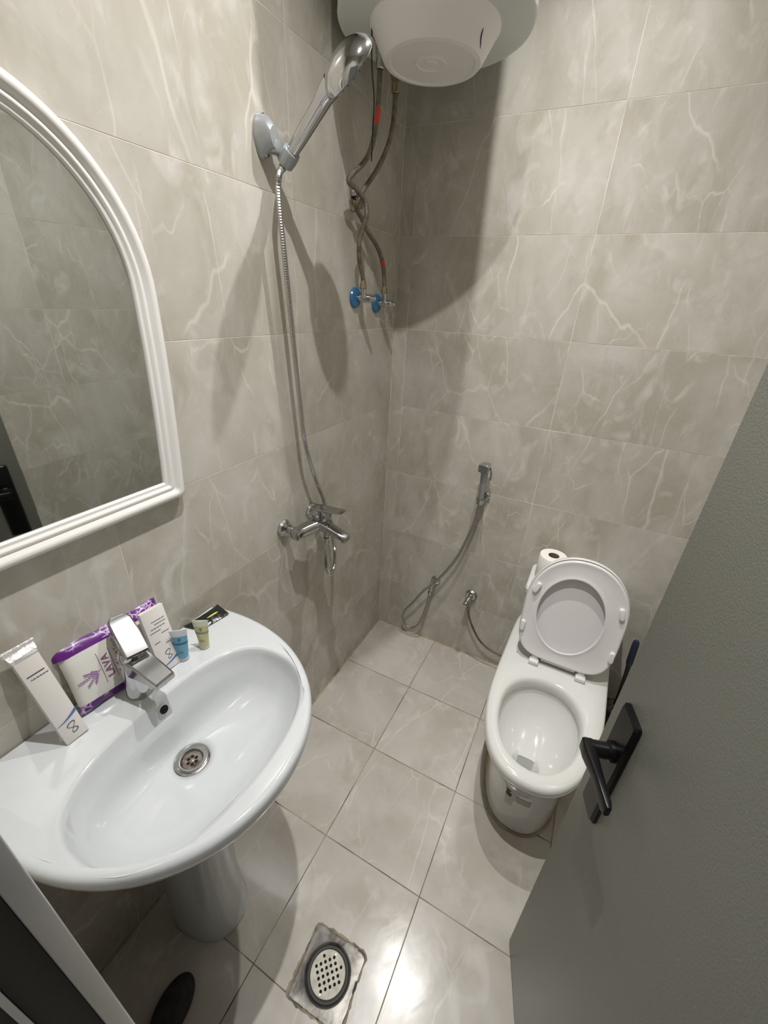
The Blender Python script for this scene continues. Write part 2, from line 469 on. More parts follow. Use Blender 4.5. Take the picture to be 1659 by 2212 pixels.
# ---------------------------------------------------------------- door leaf, standing open into the room
E0 = Vector((0.934, -0.978, 0)); DD = Vector((0.2927, -0.9562, 0)); DN = Vector((-0.9562, -0.2927, 0))
def dpt(s, h, o): return E0 + DD * s + DN * o + Vector((0, 0, h))
MDOOR = Matrix((DD, Vector((0, 0, 1)), DN)).transposed()
LW, LH, LT = 0.635, 2.035, 0.038
db = MB(); db.box(dpt(LW / 2, 0.009 + LH / 2, -LT / 2), (LW, LH, LT), MDOOR, b=0.0015)
door = db.build('door_1', DOORM); tag(door, kind='structure')
hb = MB()
# backplate: a long plate with a raised bevelled face
pl = []
for o_, ins in ((0.0, 0), (0.006, 0), (0.010, 0.004)):
    pl.append([dpt(0.060 + x, 0.908 + y, o_) for x, y in rrect(0.027 - ins, 0.128 - ins, 0.007, 3)])
hb.loft(pl)
hd = hb.build('door_handle', BLACK, door)
lv = MB()
lv.lathe([(0.017, 0.010), (0.017, 0.016), (0.0135, 0.019), (0.0130, 0.046)], dpt(0.060, 0.945, 0), DN, 20)
lr = []
for s_, w_, t_ in ((0.046, 0.010, 0.010), (0.050, 0.0125, 0.012), (0.068, 0.0125, 0.012), (0.110, 0.0100, 0.008), (0.150, 0.0120, 0.007), (0.158, 0.010, 0.005)):
    lr.append([dpt(s_ + 0.004, 0.945 + y + (0.006 if s_ > 0.1 else 0), 0.048 + x) for x, y in rrect(t_ * 0.8, w_, 0.003, 3)])
lv.loft(lr)
link('lever', lv.mesh('lever'), BLACK, hd)
kb = MB(); kb.lathe([(0.009, 0.009), (0.009, 0.012), (0.006, 0.0125)], dpt(0.060, 0.862, 0), DN, 16)
link('keyhole_rose', kb.mesh('k'), BLACK, hd)
lt = MB(); lt.box(dpt(-0.0006, 0.93, -LT / 2), (0.0015, 0.16, 0.022), MDOOR)
link('latch_plate', lt.mesh('l', False), STEEL, door)

# ---------------------------------------------------------------- ceiling lamps
for i, ((lx, ly, lz), pw) in enumerate(LAMPS):
    t = empty('ceiling_lamp', (lx, ly, CEIL), ['small round ceiling lamp over the water heater side of the room', 'small round ceiling lamp over the washbasin side of the room'][i], 'lamp', 'round ceiling lamps')
    b = MB(); b.lathe([(0.062, 0), (0.062, 0.012), (0.054, 0.020), (0.046, 0.021)], (lx, ly, CEIL), (0, 0, -1), 32)
    b.build('housing', PAINT, t)
    b = MB(); b.lathe([(0.046, 0.019), (0.046, 0.023), (0.02, 0.026)], (lx, ly, CEIL), (0, 0, -1), 32)
    b.build('diffuser', LEDM, t)

# ---------------------------------------------------------------- water heater
HX, HY, HZ = 0.247, -0.377, 2.141
t = empty('water_heater', (HX, HY, HZ), 'white cylindrical electric water heater hanging high in the corner', 'water heater')
b = MB()
b.lathe([(0.150, -0.001), (0.205, 0.002), (0.214, 0.0), (0.2185, 0.001), (0.2205, 0.005), (0.2195, 0.008), (0.2165, 0.0095), (0.2165, 0.012), (0.2195, 0.0135), (0.2195, 0.50), (0.21, 0.53), (0.16, 0.56), (0.05, 0.575)], (HX, HY, HZ), (0, 0, 1), 96)
b.build('tank', HEAT, t, angle=50)
b = MB()
b.lathe([(0.147, 0.004), (0.1475, -0.004), (0.144, -0.008), (0.116, -0.056), (0.111, -0.061), (0.100, -0.0625), (0.097, -0.0595), (0.03, -0.0585)], (HX, HY, HZ), (0, 0, 1), 80)
cv = b.build('cover', HEATC, t, angle=28)
b = MB()
b.lathe([(0.036, -0.058), (0.036, -0.0605), (0.033, -0.0615), (0.031, -0.0595), (0.014, -0.0592), (0.012, -0.061), (0.002, -0.061)], (HX - 0.004, HY + 0.0, HZ), (0, 0, 1), 48)
link('thermostat_cap', b.mesh('c'), HEATC, cv)
b = MB()   # pen stroke on the side of the cover
pen = []
for k in range(7):
    f = k / 6; a = -0.26 + 0.16 * f - 0.05 * math.sin(f * 3); rr = 0.1310 - 0.0135 * f; zz = -0.0325 - 0.0225 * f
    pen.append((HX + (rr) * math.cos(a), HY + (rr) * math.sin(a), HZ + zz))
b.tube(pen, [0.0004, 0.001, 0.0014, 0.0014, 0.0013, 0.001, 0.0005], 6)
link('pen_mark', b.mesh('p'), PENM, cv)
b = MB(); b.lathe([(0.006, -0.004), (0.006, 0.008), (0.003, 0.012)], (0.107, -0.402, HZ), (0, 0, -1), 14)
b.build('indicator_light', REDP, t)
# wall bracket behind the tank
b = MB(); b.box((0.015, HY, 2.50), (0.030, 0.20, 0.035)); b.build('bracket', STEEL, t)
b = MB(); b.box((0.015, HY, 2.25), (0.030, 0.20, 0.03)); b.build('bracket', STEEL, t)
b = MB(); b.lathe([(0.013, 0.0), (0.013, -0.018), (0.0105, -0.02), (0.0105, -0.046), (0.0085, -0.048)], (0.100, -0.362, HZ + 0.002), (0, 0, 1), 18)
b.build('outlet_pipe', CHROMED, t)
b = MB()
b.lathe([(0.012, 0.0), (0.012, -0.02), (0.0145, -0.022), (0.0145, -0.034), (0.011, -0.036), (0.011, -0.062), (0.0085, -0.064)], (0.100, -0.272, HZ + 0.002), (0, 0, 1), 18)
b.lathe([(0.007, 0), (0.007, 0.022), (0.009, 0.022), (0.009, 0.028)], (0.100, -0.272, HZ - 0.026), (1, 0.1, -0.1), 12)
b.box((0.128, -0.268, HZ - 0.020), (0.006, 0.014, 0.024), b=0.002)
b.build('safety_valve', BRASS, t)

def hose(name, pts, r, mat, label, cat='hose', group=None, nuts=None, nutmat=BRASS, ribs=False, n=12, step=0.006):
    pp = spline(pts, step)
    rs = r
    if ribs:
        rs = [r * (1.0 if k % 2 else 0.86) for k in range(len(pp))]
    b = MB(); b.tube(pp, rs, n)
    o = b.build(name, mat, angle=(20 if ribs else 60))
    tag(o, label, cat, group)
    for k in (nuts or ()):
        a = pp[0] if k == 0 else pp[-1]; c = pp[3] if k == 0 else pp[-4]
        d = (c - a).normalized()
        q = MB(); q.lathe([(r * 1.15, -0.004), (r * 1.6, -0.003), (r * 1.6, 0.011), (r * 1.2, 0.013), (r * 1.15, 0.020)], a, d, 6 if not ribs else 16)
        q.build('nut', nutmat, o, angle=25)
    return o, pp

H1 = [(0.035, -0.312, 1.619), (0.035, -0.313, 1.647), (0.035, -0.338, 1.694), (0.04, -0.348, 1.734), (0.05, -0.348, 1.768), (0.065, -0.351, 1.801), (0.06, -0.355, 1.833), (0.05, -0.385, 1.855), (0.045, -0.418, 1.865), (0.05, -0.405, 1.884), (0.06, -0.366, 1.915), (0.075, -0.356, 1.943), (0.09, -0.361, 1.978), (0.1, -0.367, 2.016), (0.1, -0.363, 2.062), (0.1, -0.362, 2.094)]
H2 = [(0.035, -0.164, 1.611), (0.035, -0.168, 1.649), (0.035, -0.183, 1.695), (0.036, -0.225, 1.736), (0.036, -0.291, 1.770), (0.035, -0.323, 1.795), (0.037, -0.359, 1.816), (0.050, -0.367, 1.841), (0.06, -0.346, 1.871), (0.07, -0.313, 1.908), (0.085, -0.29, 1.953), (0.1, -0.287, 1.992), (0.1, -0.274, 2.035), (0.1, -0.272, 2.078)]
def band(o, pp, i0, i1, r):
    q = MB(); q.tube(pp[i0:i1], r + 0.0006, 12); q.build('red_marker', REDP, o)
o1, p1 = hose('flexible_hose', H1, 0.0066, BRAID, 'kinked grey braided hose from the left stop valve up to the heater outlet', group='heater connection hoses', nuts=(0,))
o2, p2 = hose('flexible_hose', H2, 0.0066, BRAID, 'smooth curving grey braided hose from the right stop valve up to the heater safety valve', group='heater connection hoses', nuts=(0,))
band(o1, p1, int(len(p1) * 0.82), int(len(p1) * 0.82) + 6, 0.0066)
band(o2, p2, 13, 18, 0.0066)
hose('electric_cable', [(0.12, -0.443, 2.137), (0.11, -0.420, 2.076), (0.108, -0.402, 2.027), (0.104, -0.398, 1.976), (0.100, -0.392, 1.932), (0.095, -0.385, 1.912)], 0.0017, BLACKR, 'thin black cable hanging down from the water heater beside the hoses', 'cable')

def stop_valve(y, z, label):
    t = empty('stop_valve', (0, y, z), label, 'valve', 'stop valves under the heater')
    X = Vector((1, 0.05, 0)).normalized()
    b = MB(); b.lathe([(0.030, 0.0), (0.031, 0.004), (0.028, 0.009), (0.014, 0.013), (0.010, 0.013)], (0.0, y, z), (1, 0, 0), 32)
    b.build('flange', BLUEP, t)
    b = MB()
    b.lathe([(0.008, 0.010), (0.008, 0.022), (0.012, 0.024), (0.013, 0.044), (0.0095, 0.048), (0.012, 0.050), (0.012, 0.060), (0.007, 0.066)], (0, y, z), X, 18)
    b.lathe([(0.0085, 0.0), (0.0085, 0.032), (0.0095, 0.033), (0.0095, 0.036)], (0.035, y - 0.003, z), (0, 0, 1), 16)
    b.build('valve_body', CHROMED, t)
    b = MB(); b.lathe([(0.0075, 0.060), (0.0090, 0.062), (0.0065, 0.076), (0.003, 0.078)], (0, y, z), X, 14)
    b.build('knob', CHROMED, t)
    return t
stop_valve(-0.306, 1.590, 'chrome angle valve with round blue flange, left of the two under the heater')
sv2 = stop_valve(-0.160, 1.577, 'chrome angle valve with blue flange in the corner, right of the pair under the heater')
# capped tap stub on the wall behind the twisted hoses
t = empty('wall_tap_stub', (0, -0.322, 1.835), 'old brass tap stub on the tiles behind the twisted hoses', 'tap')
b = MB(); b.lathe([(0.021, 0), (0.020, 0.004), (0.012, 0.008), (0.011, 0.02), (0.014, 0.021), (0.0145, 0.028), (0.010, 0.029)], (0, -0.322, 1.835), (1, 0, 0), 20)
b.build('stub_body', BRASS, t)
b = MB(); b.box((0.012, -0.330, 1.856), (0.012, 0.024, 0.014), b=0.003); b.build('cap', CHROMED, t)

# ---------------------------------------------------------------- hand shower, bracket, hose, mixer
t = empty('shower_bracket', (0, -0.702, 1.880), 'grey plastic wall bracket holding the hand shower', 'shower bracket')
b = MB()
rings = []
for xx, sy, sz, oz in ((0.0, 0.022, 0.039, 0), (0.004, 0.023, 0.040, 0), (0.012, 0.022, 0.037, 0.001), (0.024, 0.020, 0.030, 0.002), (0.034, 0.017, 0.023, 0.0), (0.040, 0.014, 0.018, -0.003)):
    rings.append([(xx, -0.704 + sy * math.cos(a) * (1 - 0.25 * (math.sin(a) < 0) * -math.sin(a)), 1.884 + oz + sz * math.sin(a)) for a in [2 * PI * k / 32 for k in range(32)]])
b.loft(rings); b.build('wall_plate', GREYPL, t)
HD = Vector((0.148, -0.022, 0.112)).normalized()
HB = Vector((0.036, -0.672, 1.842))
b = MB()
b.lathe([(0.0125, -0.002), (0.0185, 0.0), (0.0195, 0.014), (0.0185, 0.030), (0.0125, 0.032)], HB + HD * 0.004 + Vector((0, -0.001, 0)), HD, 24, cap0=False, cap1=False)
b.box((0.030, -0.690, 1.868), (0.022, 0.030, 0.026), b=0.005)
b.build('clamp', GREYPL, t)
b = MB(); b.lathe([(0.006, 0), (0.006, 0.003), (0.003, 0.004)], (0.016, -0.708, 1.914), (1, 0, 0.5), 12)
b.build('screw', STEEL, t)
b = MB(); b.lathe([(0.006, 0), (0.006, 0.003), (0.003, 0.004)], (0.016, -0.704, 1.854), (1, 0, -0.5), 12)
b.build('screw', STEEL, t)

t = empty('hand_shower', tuple(HB), 'chrome hand shower clipped in the wall bracket below the heater', 'shower')
b = MB()
pts = [HB + HD * s for s in (0.0, 0.02, 0.06, 0.10, 0.135)] + [Vector((0.158, -0.691, 1.936)), Vector((0.178, -0.694, 1.949))]
b.tube(pts, [0.0115, 0.0125, 0.0142, 0.0150, 0.0155, 0.0175, 0.020], 22)
b.build('handle', CHROME, t)
HN = Vector((0.40, 0.70, -0.60)).normalized()
HC = Vector((0.214, -0.698, 1.970))
b = MB(); b.lathe([(0.008, -0.027), (0.024, -0.025), (0.041, -0.018), (0.053, -0.007), (0.0575, 0.003), (0.058, 0.008), (0.053, 0.0095)], HC, HN, 40)
b.build('shower_head', CHROME, t)
b = MB(); b.lathe([(0.052, 0.0088), (0.052, 0.0115), (0.005, 0.0125)], HC, HN, 40)
hf = b.build('spray_face', plain('grey_spray_face', (0.30, 0.30, 0.31), 0.4), t)
b = MB()
u_ = HN.cross(Vector((0, 1, 0))).normalized(); w_ = HN.cross(u_)
for ring, cnt in ((0.014, 6), (0.028, 12), (0.042, 18)):
    for k in range(cnt):
        a = 2 * PI * k / cnt
        b.lathe([(0.0018, 0.011), (0.0012, 0.0145)], HC + u_ * ring * math.cos(a) + w_ * ring * math.sin(a), HN, 6)
nz = b.build('nozzle', BLACKR, hf); nz['kind'] = 'stuff'

SH = [(0.036, -0.672, 1.842), (0.037, -0.690, 1.826), (0.045, -0.706, 1.805), (0.045, -0.709, 1.774), (0.045, -0.702, 1.688), (0.045, -0.691, 1.574), (0.045, -0.68, 1.444), (0.045, -0.665, 1.294), (0.045, -0.651, 1.195), (0.042, -0.604, 1.070), (0.033, -0.550, 0.972), (0.030, -0.524, 0.902), (0.036, -0.508, 0.819), (0.052, -0.512, 0.752), (0.077, -0.554, 0.714), (0.098, -0.610, 0.722), (0.112, -0.65, 0.779), (0.12, -0.666, 0.847), (0.12, -0.662, 0.905)]
sp = spline(SH, 0.0026)
b = MB(); b.tube(sp, [0.0068 if (k % 2) else 0.0056 for k in range(len(sp))], 10)
o = b.build('shower_hose', CHROMED, angle=15); tag(o, 'long ribbed metal shower hose hanging from the hand shower to the mixer', 'hose')
b = MB(); b.lathe([(0.0095, 0), (0.0095, 0.018), (0.0075, 0.022)], sp[-1], Vector((0, 0.02, -1)), 16); b.build('nut', CHROME, o)
b = MB(); b.tube([sp[0], sp[4], sp[9]], [0.0095, 0.0085, 0.0072], 16); b.build('end_cone', GREYPL, o)

t = empty('shower_mixer', (0, -0.65, 0.933), 'chrome single lever shower mixer tap on the left wall', 'tap')
for yy in (-0.723, -0.577):
    b = MB()
    rings = []
    for xx, rr in ((0.0, 0.028), (0.003, 0.028), (0.011, 0.0245), (0.018, 0.015), (0.020, 0.0125)):
        rings.append([(xx + (0.0015 if k % 3 == 0 else 0), yy + rr * (1.08 if k % 6 == 0 else 1) * math.cos(2 * PI * k / 24), 0.933 + rr * (1.08 if k % 6 == 0 else 1) * math.sin(2 * PI * k / 24)) for k in range(24)])
    b.loft(rings); b.build('flange', MIXCH, t, angle=12)
    b = MB(); b.lathe([(0.0105, 0.016), (0.0105, 0.030), (0.0135, 0.031), (0.0140, 0.044), (0.0135, 0.046)], (0, yy, 0.933), (1, 0, 0), 18)
    b.build('union_nut', MIXCH, t)
b = MB()
# crosswise body: rounded bar swelling towards the middle
rings = []
for yy, xc, zc, rx, rz in ((-0.741, 0.056, 0.930, 0.014, 0.015), (-0.737, 0.058, 0.931, 0.0195, 0.0195), (-0.715, 0.062, 0.932, 0.0205, 0.0195), (-0.690, 0.074, 0.938, 0.022, 0.019), (-0.668, 0.082, 0.943, 0.025, 0.017), (-0.650, 0.085, 0.944, 0.027, 0.018), (-0.632, 0.082, 0.943, 0.025, 0.017), (-0.610, 0.074, 0.938, 0.019, 0.016), (-0.585, 0.062, 0.932, 0.0175, 0.0165), (-0.563, 0.058, 0.931, 0.0165, 0.0165), (-0.559, 0.056, 0.930, 0.012, 0.013)):
    rings.append([(xc + rx * math.copysign(abs(math.cos(a)) ** 0.7, math.cos(a)), yy, zc + rz * math.copysign(abs(math.sin(a)) ** 0.7, math.sin(a))) for a in [2 * PI * k / 24 for k in range(24)]])
b.loft(rings)
b.build('mixer_body', MIXCH, t, angle=50)
b = MB()
rings = []
for xx, zz, hw, ht in ((0.085, 0.942, 0.024, 0.018), (0.105, 0.939, 0.022, 0.016), (0.135, 0.931, 0.019, 0.013), (0.165, 0.923, 0.0175, 0.0105), (0.190, 0.916, 0.017, 0.009), (0.193, 0.9155, 0.015, 0.0075)):
    rings.append([(xx, -0.650 + x, zz + y) for x, y in rrect(hw, ht, 0.005, 3)])
b.loft(rings)
b.build('spout', MIXCH, t)
b = MB(); b.lathe([(0.010, 0), (0.010, 0.012), (0.008, 0.0125)], (0.178, -0.65, 0.912), (0.15, 0, -1), 18); b.build('aerator', CHROMED, t)
b = MB(); b.lathe([(0.019, 0.0), (0.019, 0.012), (0.023, 0.014), (0.0235, 0.034), (0.020, 0.040)], (0.085, -0.65, 0.953), (0, 0, 1), 28); b.build('cartridge_housing', MIXCH, t)
b = MB()
rings = []
for xx, hw, ht, zz in ((0.062, 0.010, 0.003, 0.994), (0.066, 0.018, 0.0045, 0.994), (0.100, 0.020, 0.0045, 0.997), (0.160, 0.018, 0.0025, 1.003), (0.176, 0.017, 0.002, 1.004), (0.179, 0.013, 0.001, 1.004)):
    rings.append([(xx, -0.65 + x, zz + y) for x, y in rrect(hw, ht, min(0.002, ht * 0.8), 2)])
b.loft(rings); b.build('lever', MIXCH, t)
b = MB(); b.lathe([(0.004, 0), (0.004, 0.014), (0.0085, 0.016), (0.0085, 0.028), (0.006, 0.030)], (0.128, -0.65, 0.938), (0, 0, 1), 16); b.build('diverter_knob', MIXCH, t)
b = MB(); b.lathe([(0.011, 0), (0.011, 0.02), (0.009, 0.024)], (0.120, -0.66, 0.932), (0, 0, -1), 16); b.build('hose_outlet', MIXCH, t)

# ---------------------------------------------------------------- bidet sprayer group on the back wall
t = empty('sprayer_holder', (0.462, 0, 0.872), 'small chrome wall holder for the bidet sprayer', 'holder')
b = MB(); b.lathe([(0.021, 0), (0.021, 0.006), (0.017, 0.010), (0.009, 0.011), (0.009, 0.026)], (0.466, 0, 0.880), (0, -1, 0), 28); b.build('wall_plate', CHROME, t)
b = MB(); b.lathe([(0.0125, -0.011), (0.0165, -0.011), (0.0165, 0.011), (0.0125, 0.011), (0.0125, -0.011)], (0.458, -0.043, 0.872), (0.0, -0.12, 1), 24, False, False); b.build('ring', CHROME, t)
t = empty('bidet_sprayer', (0.458, -0.043, 0.862), 'chrome bidet hand sprayer hanging on the back wall', 'sprayer')
b = MB()
b.tube([(0.4572, -0.041, 0.855), (0.4575, -0.043, 0.872), (0.459, -0.050, 0.92), (0.460, -0.058, 0.97), (0.4605, -0.064, 1.005), (0.4605, -0.067, 1.022)], [0.0085, 0.0115, 0.0125, 0.0135, 0.015, 0.012], 20)
b.build('handle', GREYPL, t)
b = MB()
rings = []
for d, hw, hh in ((0.020, 0.010, 0.008), (0.017, 0.0185, 0.0145), (-0.010, 0.0205, 0.016), (-0.030, 0.0205, 0.016), (-0.034, 0.018, 0.0135)):
    rings.append([(0.460 + x, -0.066 + d, 1.028 + y - d * 0.25 * 0) for x, y in rrect(hw, hh, 0.006, 3)])
b.loft(rings); b.build('spray_head', CHROME, t)
b = MB(); b.tube([(0.480, -0.070, 1.028), (0.488, -0.074, 1.022), (0.490, -0.078, 1.000), (0.489, -0.076, 0.980)], [0.005, 0.0045, 0.004, 0.003], 10); b.build('trigger', CHROME, t)
BH = [(0.4572, -0.041, 0.855), (0.451, -0.04, 0.786), (0.436, -0.04, 0.71), (0.401, -0.042, 0.582), (0.360, -0.045, 0.49), (0.309, -0.050, 0.400), (0.258, -0.052, 0.330), (0.214, -0.048, 0.244), (0.172, -0.045, 0.170), (0.160, -0.042, 0.112), (0.185, -0.042, 0.070), (0.225, -0.042, 0.074), (0.256, -0.042, 0.125), (0.274, -0.040, 0.20), (0.284, -0.038, 0.27), (0.288, -0.036, 0.330)]
hose('bidet_hose', BH, 0.0062, plain('grey_metal_hose', (0.36, 0.35, 0.33), 0.3, metal=0.8, bump=0.6, bscale=500), 'grey metal bidet hose looping down almost to the floor', 'hose', nuts=(1,), nutmat=CHROME, ribs=False)
t = empty('bidet_valve', (0.297, 0, 0.384), 'small chrome valve on the back wall feeding the bidet hose', 'valve')
b = MB(); b.lathe([(0.023, 0), (0.023, 0.005), (0.018, 0.010), (0.010, 0.012), (0.009, 0.030), (0.012, 0.031), (0.012, 0.040), (0.008, 0.041)], (0.300, 0, 0.384), (-0.08, -1, 0), 24)
b.lathe([(0.0085, 0), (0.0085, 0.030), (0.0105, 0.031), (0.0105, 0.046)], (0.297, -0.034, 0.384), (-0.15, -0.02, -1), 16)
b.build('valve_body', CHROME, t)
b = MB(); b.box((0.297, -0.047, 0.398), (0.012, 0.012, 0.030), b=0.003); b.build('lever', CHROME, t)

t = empty('angle_valve', (0.475, 0, 0.362), 'chrome angle valve with round flange left of the toilet', 'valve')
b = MB(); b.lathe([(0.028, 0), (0.028, 0.006), (0.022, 0.014), (0.012, 0.016), (0.010, 0.034)], (0.482, 0, 0.366), (0, -1, 0), 28); b.build('flange', CHROMED, t)
b = MB()
b.lathe([(0.011, 0.0), (0.013, 0.006), (0.013, 0.026), (0.010, 0.030), (0.0125, 0.032), (0.0125, 0.046), (0.009, 0.050)], (0.482, -0.030, 0.366), (-0.15, -0.85, -0.3), 20)
b.lathe([(0.0085, 0), (0.0085, 0.030)], (0.480, -0.046, 0.362), (0.05, 0, -1), 14)
b.build('valve_body', CHROME, t)
hose('toilet_hose', [(0.4815, -0.046, 0.333), (0.487, -0.045, 0.305), (0.505, -0.042, 0.25), (0.530, -0.04, 0.200), (0.565, -0.04, 0.152), (0.61, -0.04, 0.122), (0.66, -0.04, 0.110), (0.70, -0.04, 0.112), (0.735, -0.045, 0.14)], 0.0052, BRAID, 'grey braided supply hose curving from the angle valve to the toilet', nuts=(0,))

# ---------------------------------------------------------------- toilet
TX = 0.880
t = empty('toilet', (TX, -0.35, 0), 'white close-coupled toilet with seat and lid raised', 'toilet')
NR = 72
def egg(cx, hw, yb, yf, ym, z, n1=2.4, n2=2.1, sx=0.0):
    """horizontal ring: front half an ellipse reaching yf, back half a squarer curve reaching yb, widest at ym"""
    out = []
    for k in range(NR):
        a = 2 * PI * k / NR
        c, s = math.cos(a), math.sin(a)
        if s < 0:
            n = n2; y = ym - (ym - yf) * abs(s) ** (2 / n)
        else:
            n = n1; y = ym + (yb - ym) * abs(s) ** (2 / n)
        x = cx + sx * (ym - y) + hw * math.copysign(abs(c) ** (2 / n), c)
        out.append((x, y, z))
    return out
SK = -0.035
b = MB()
rings = [
    egg(TX, 0.140, -0.03, -0.698, -0.36, 0.000, 5, 2.5),
    egg(TX, 0.142, -0.03, -0.702, -0.36, 0.020, 5, 2.5),
    egg(TX, 0.138, -0.03, -0.694, -0.36, 0.100, 5, 2.5),
    egg(TX, 0.140, -0.03, -0.700, -0.37, 0.200, 5, 2.5),
    egg(TX, 0.148, -0.02, -0.716, -0.38, 0.265, 5, 2.5, SK * 0.5),
    egg(TX + 0.002, 0.165, -0.01, -0.752, -0.39, 0.310, 6, 2.4, SK),
    egg(TX + 0.002, 0.180, -0.006, -0.778, -0.40, 0.345, 8, 2.4, SK),
    egg(TX + 0.002, 0.186, -0.004, -0.790, -0.40, 0.368, 8, 2.4, SK),
    egg(TX + 0.002, 0.187, -0.004, -0.793, -0.40, 0.385, 8, 2.4, SK),
    egg(TX + 0.002, 0.184, -0.006, -0.789, -0.40, 0.396, 8, 2.4, SK),
    egg(TX + 0.002, 0.178, -0.010, -0.781, -0.40, 0.402, 8, 2.4, SK),
    egg(TX - 0.008, 0.137, -0.378, -0.752, -0.545, 0.403, 2.3, 2.1, SK * 0.4),
    egg(TX - 0.008, 0.130, -0.386, -0.744, -0.545, 0.399, 2.2, 2.1, SK * 0.4),
    egg(TX - 0.008, 0.126, -0.392, -0.738, -0.545, 0.390, 2.2, 2.1, SK * 0.4),
    egg(TX - 0.008, 0.125, -0.394, -0.736, -0.545, 0.362, 2.2, 2.1, SK * 0.4),
    egg(TX - 0.008, 0.130, -0.388, -0.742, -0.545, 0.356, 2.2, 2.1, SK * 0.4),
    egg(TX - 0.008, 0.130, -0.390, -0.742, -0.545, 0.340, 2.2, 2.1, SK * 0.4),
    egg(TX - 0.009, 0.122, -0.402, -0.736, -0.550, 0.315, 2.1, 2.1, SK * 0.4),
    egg(TX - 0.010, 0.105, -0.430, -0.726, -0.570, 0.275, 2.1, 2.1, SK * 0.4),
    egg(TX - 0.011, 0.080, -0.475, -0.712, -0.600, 0.235, 2.2, 2.2, SK * 0.4),
    egg(TX - 0.012, 0.052, -0.545, -0.708, -0.625, 0.213, 3.2, 3.2, SK * 0.4),
    egg(TX - 0.012, 0.045, -0.565, -0.700, -0.635, 0.205, 4, 4, SK * 0.4),
    egg(TX - 0.012, 0.042, -0.572, -0.694, -0.635, 0.120, 4, 4, SK * 0.4),
    egg(TX - 0.012, 0.030, -0.600, -0.680, -0.640, 0.085, 3, 3, SK * 0.4),
]
b.loft(rings, True, True)
bowl = b.build('bowl', CERAMW, t, angle=60)
b = MB(); b.loft([egg(TX - 0.012, 0.0415, -0.574, -0.690, -0.635, 0.164, 4, 4, SK * 0.4), egg(TX - 0.012, 0.0415, -0.574, -0.690, -0.635, 0.160, 4, 4, SK * 0.4)])
link('water', b.mesh('w'), WATER, bowl)
# dirty joint where the foot meets the floor
b = MB()
fr = egg(TX, 0.1435, -0.03, -0.703, -0.36, 0.003, 5, 2.5); fr.append(fr[0])
b.tube(fr, [0.0045 * random.uniform(0.7, 1.5) for _ in fr], 6)
b.build('foot_sealant', SEAL, t)
# tank and tank lid
b = MB()
rings = []
for z, hw, y0, y1 in ((0.398, 0.150, -0.012, -0.190), (0.43, 0.160, -0.008, -0.196), (0.52, 0.167, -0.006, -0.200), (0.604, 0.171, -0.006, -0.203)):
    rings.append([(0.888 + x, (y0 + y1) / 2 + y, z) for x, y in rrect(hw, (y0 - y1) / 2, 0.03, 6)])
b.loft(rings); b.build('tank', CERAMW, t)
b = MB()
rings = []
for z, g in ((0.607, 0.004), (0.609, -0.002), (0.628, -0.003), (0.636, 0.001), (0.640, 0.010)):
    rings.append([(0.888 + x, -0.1045 + y, z) for x, y in rrect(0.172 - g, 0.1 - g, 0.03, 6)])
b.loft(rings); tl = b.build('tank_lid', CERAMW, t)
b = MB(); b.lathe([(0.022, 0), (0.022, 0.004), (0.018, 0.0065), (0.004, 0.0065)], (0.905, -0.10, 0.639), (0, 0, 1), 28); link('flush_button', b.mesh('f'), CHROME, tl)
# raised seat and lid. lid plane: base point and axes
LB = Vector((0.894, -0.296, 0.424)); LU = Vector((0.0, 0.19, 0.982)).normalized(); LX = Vector((1, 0, 0)); LNn = LX.cross(LU)  # LNn points to the room (-y)
def lp(x, h, o): return LB + LX * x + LU * h + LNn * o
def dshape(hw, h0, h1, n=72, rb=0.045):
    """D outline: squared at the hinge end h0, rounded at the far end h1"""
    pts = []
    hm = h0 + (h1 - h0) * 0.52
    for k in range(n):
        a = 2 * PI * k / n; c, s = math.cos(a), math.sin(a)
        if s >= 0: y = hm + (h1 - hm) * s ** (2 / 2.15); x = hw * math.copysign(abs(c) ** (2 / 2.15), c)
        else: y = hm - (hm - h0) * abs(s) ** (2 / 4.6); x = hw * math.copysign(abs(c) ** (2 / 4.6), c) * (1 - 0.035 * abs(s))
        pts.append((x, y))
    return pts
def ring3(o, g, hw=0.167, h0=0.0, h1=0.416): return [lp(x, y, o) for x, y in dshape(hw - g, h0 + g, h1 - g)]
b = MB()
b.loft([ring3(-0.012, 0.025), ring3(-0.010, 0.006), ring3(-0.004, 0.0), ring3(0.010, 0.0), ring3(0.013, 0.002), ring3(0.012, 0.005), ring3(0.002, 0.008), ring3(0.000, 0.020), ring3(-0.001, 0.06)])
b.build('lid', PLAST, t, angle=50)
def hole3(o, g):
    return [lp(-0.009 + (0.110 + g) * math.cos(a), 0.198 + (0.146 + g) * math.sin(a), o) for a in [2 * PI * k / 72 for k in range(72)]]
b = MB()
w1, g0, g1 = 0.163, 0.003, 0.412
def srg(o, g): return ring3(o, g, w1, g0, g1)
b.loft([hole3(0.017, 0.004), srg(0.017, 0.03), srg(0.0165, 0.006), srg(0.020, 0.0), srg(0.027, 0.0), srg(0.030, 0.002), srg(0.0305, 0.005), srg(0.029, 0.010), srg(0.0275, 0.022), hole3(0.0255, 0.016), hole3(0.0275, 0.006), hole3(0.0285, 0.003), hole3(0.028, 0.0), hole3(0.024, -0.002), hole3(0.017, 0.004)], False, False)
st = b.build('seat', PLAST, t, angle=50)
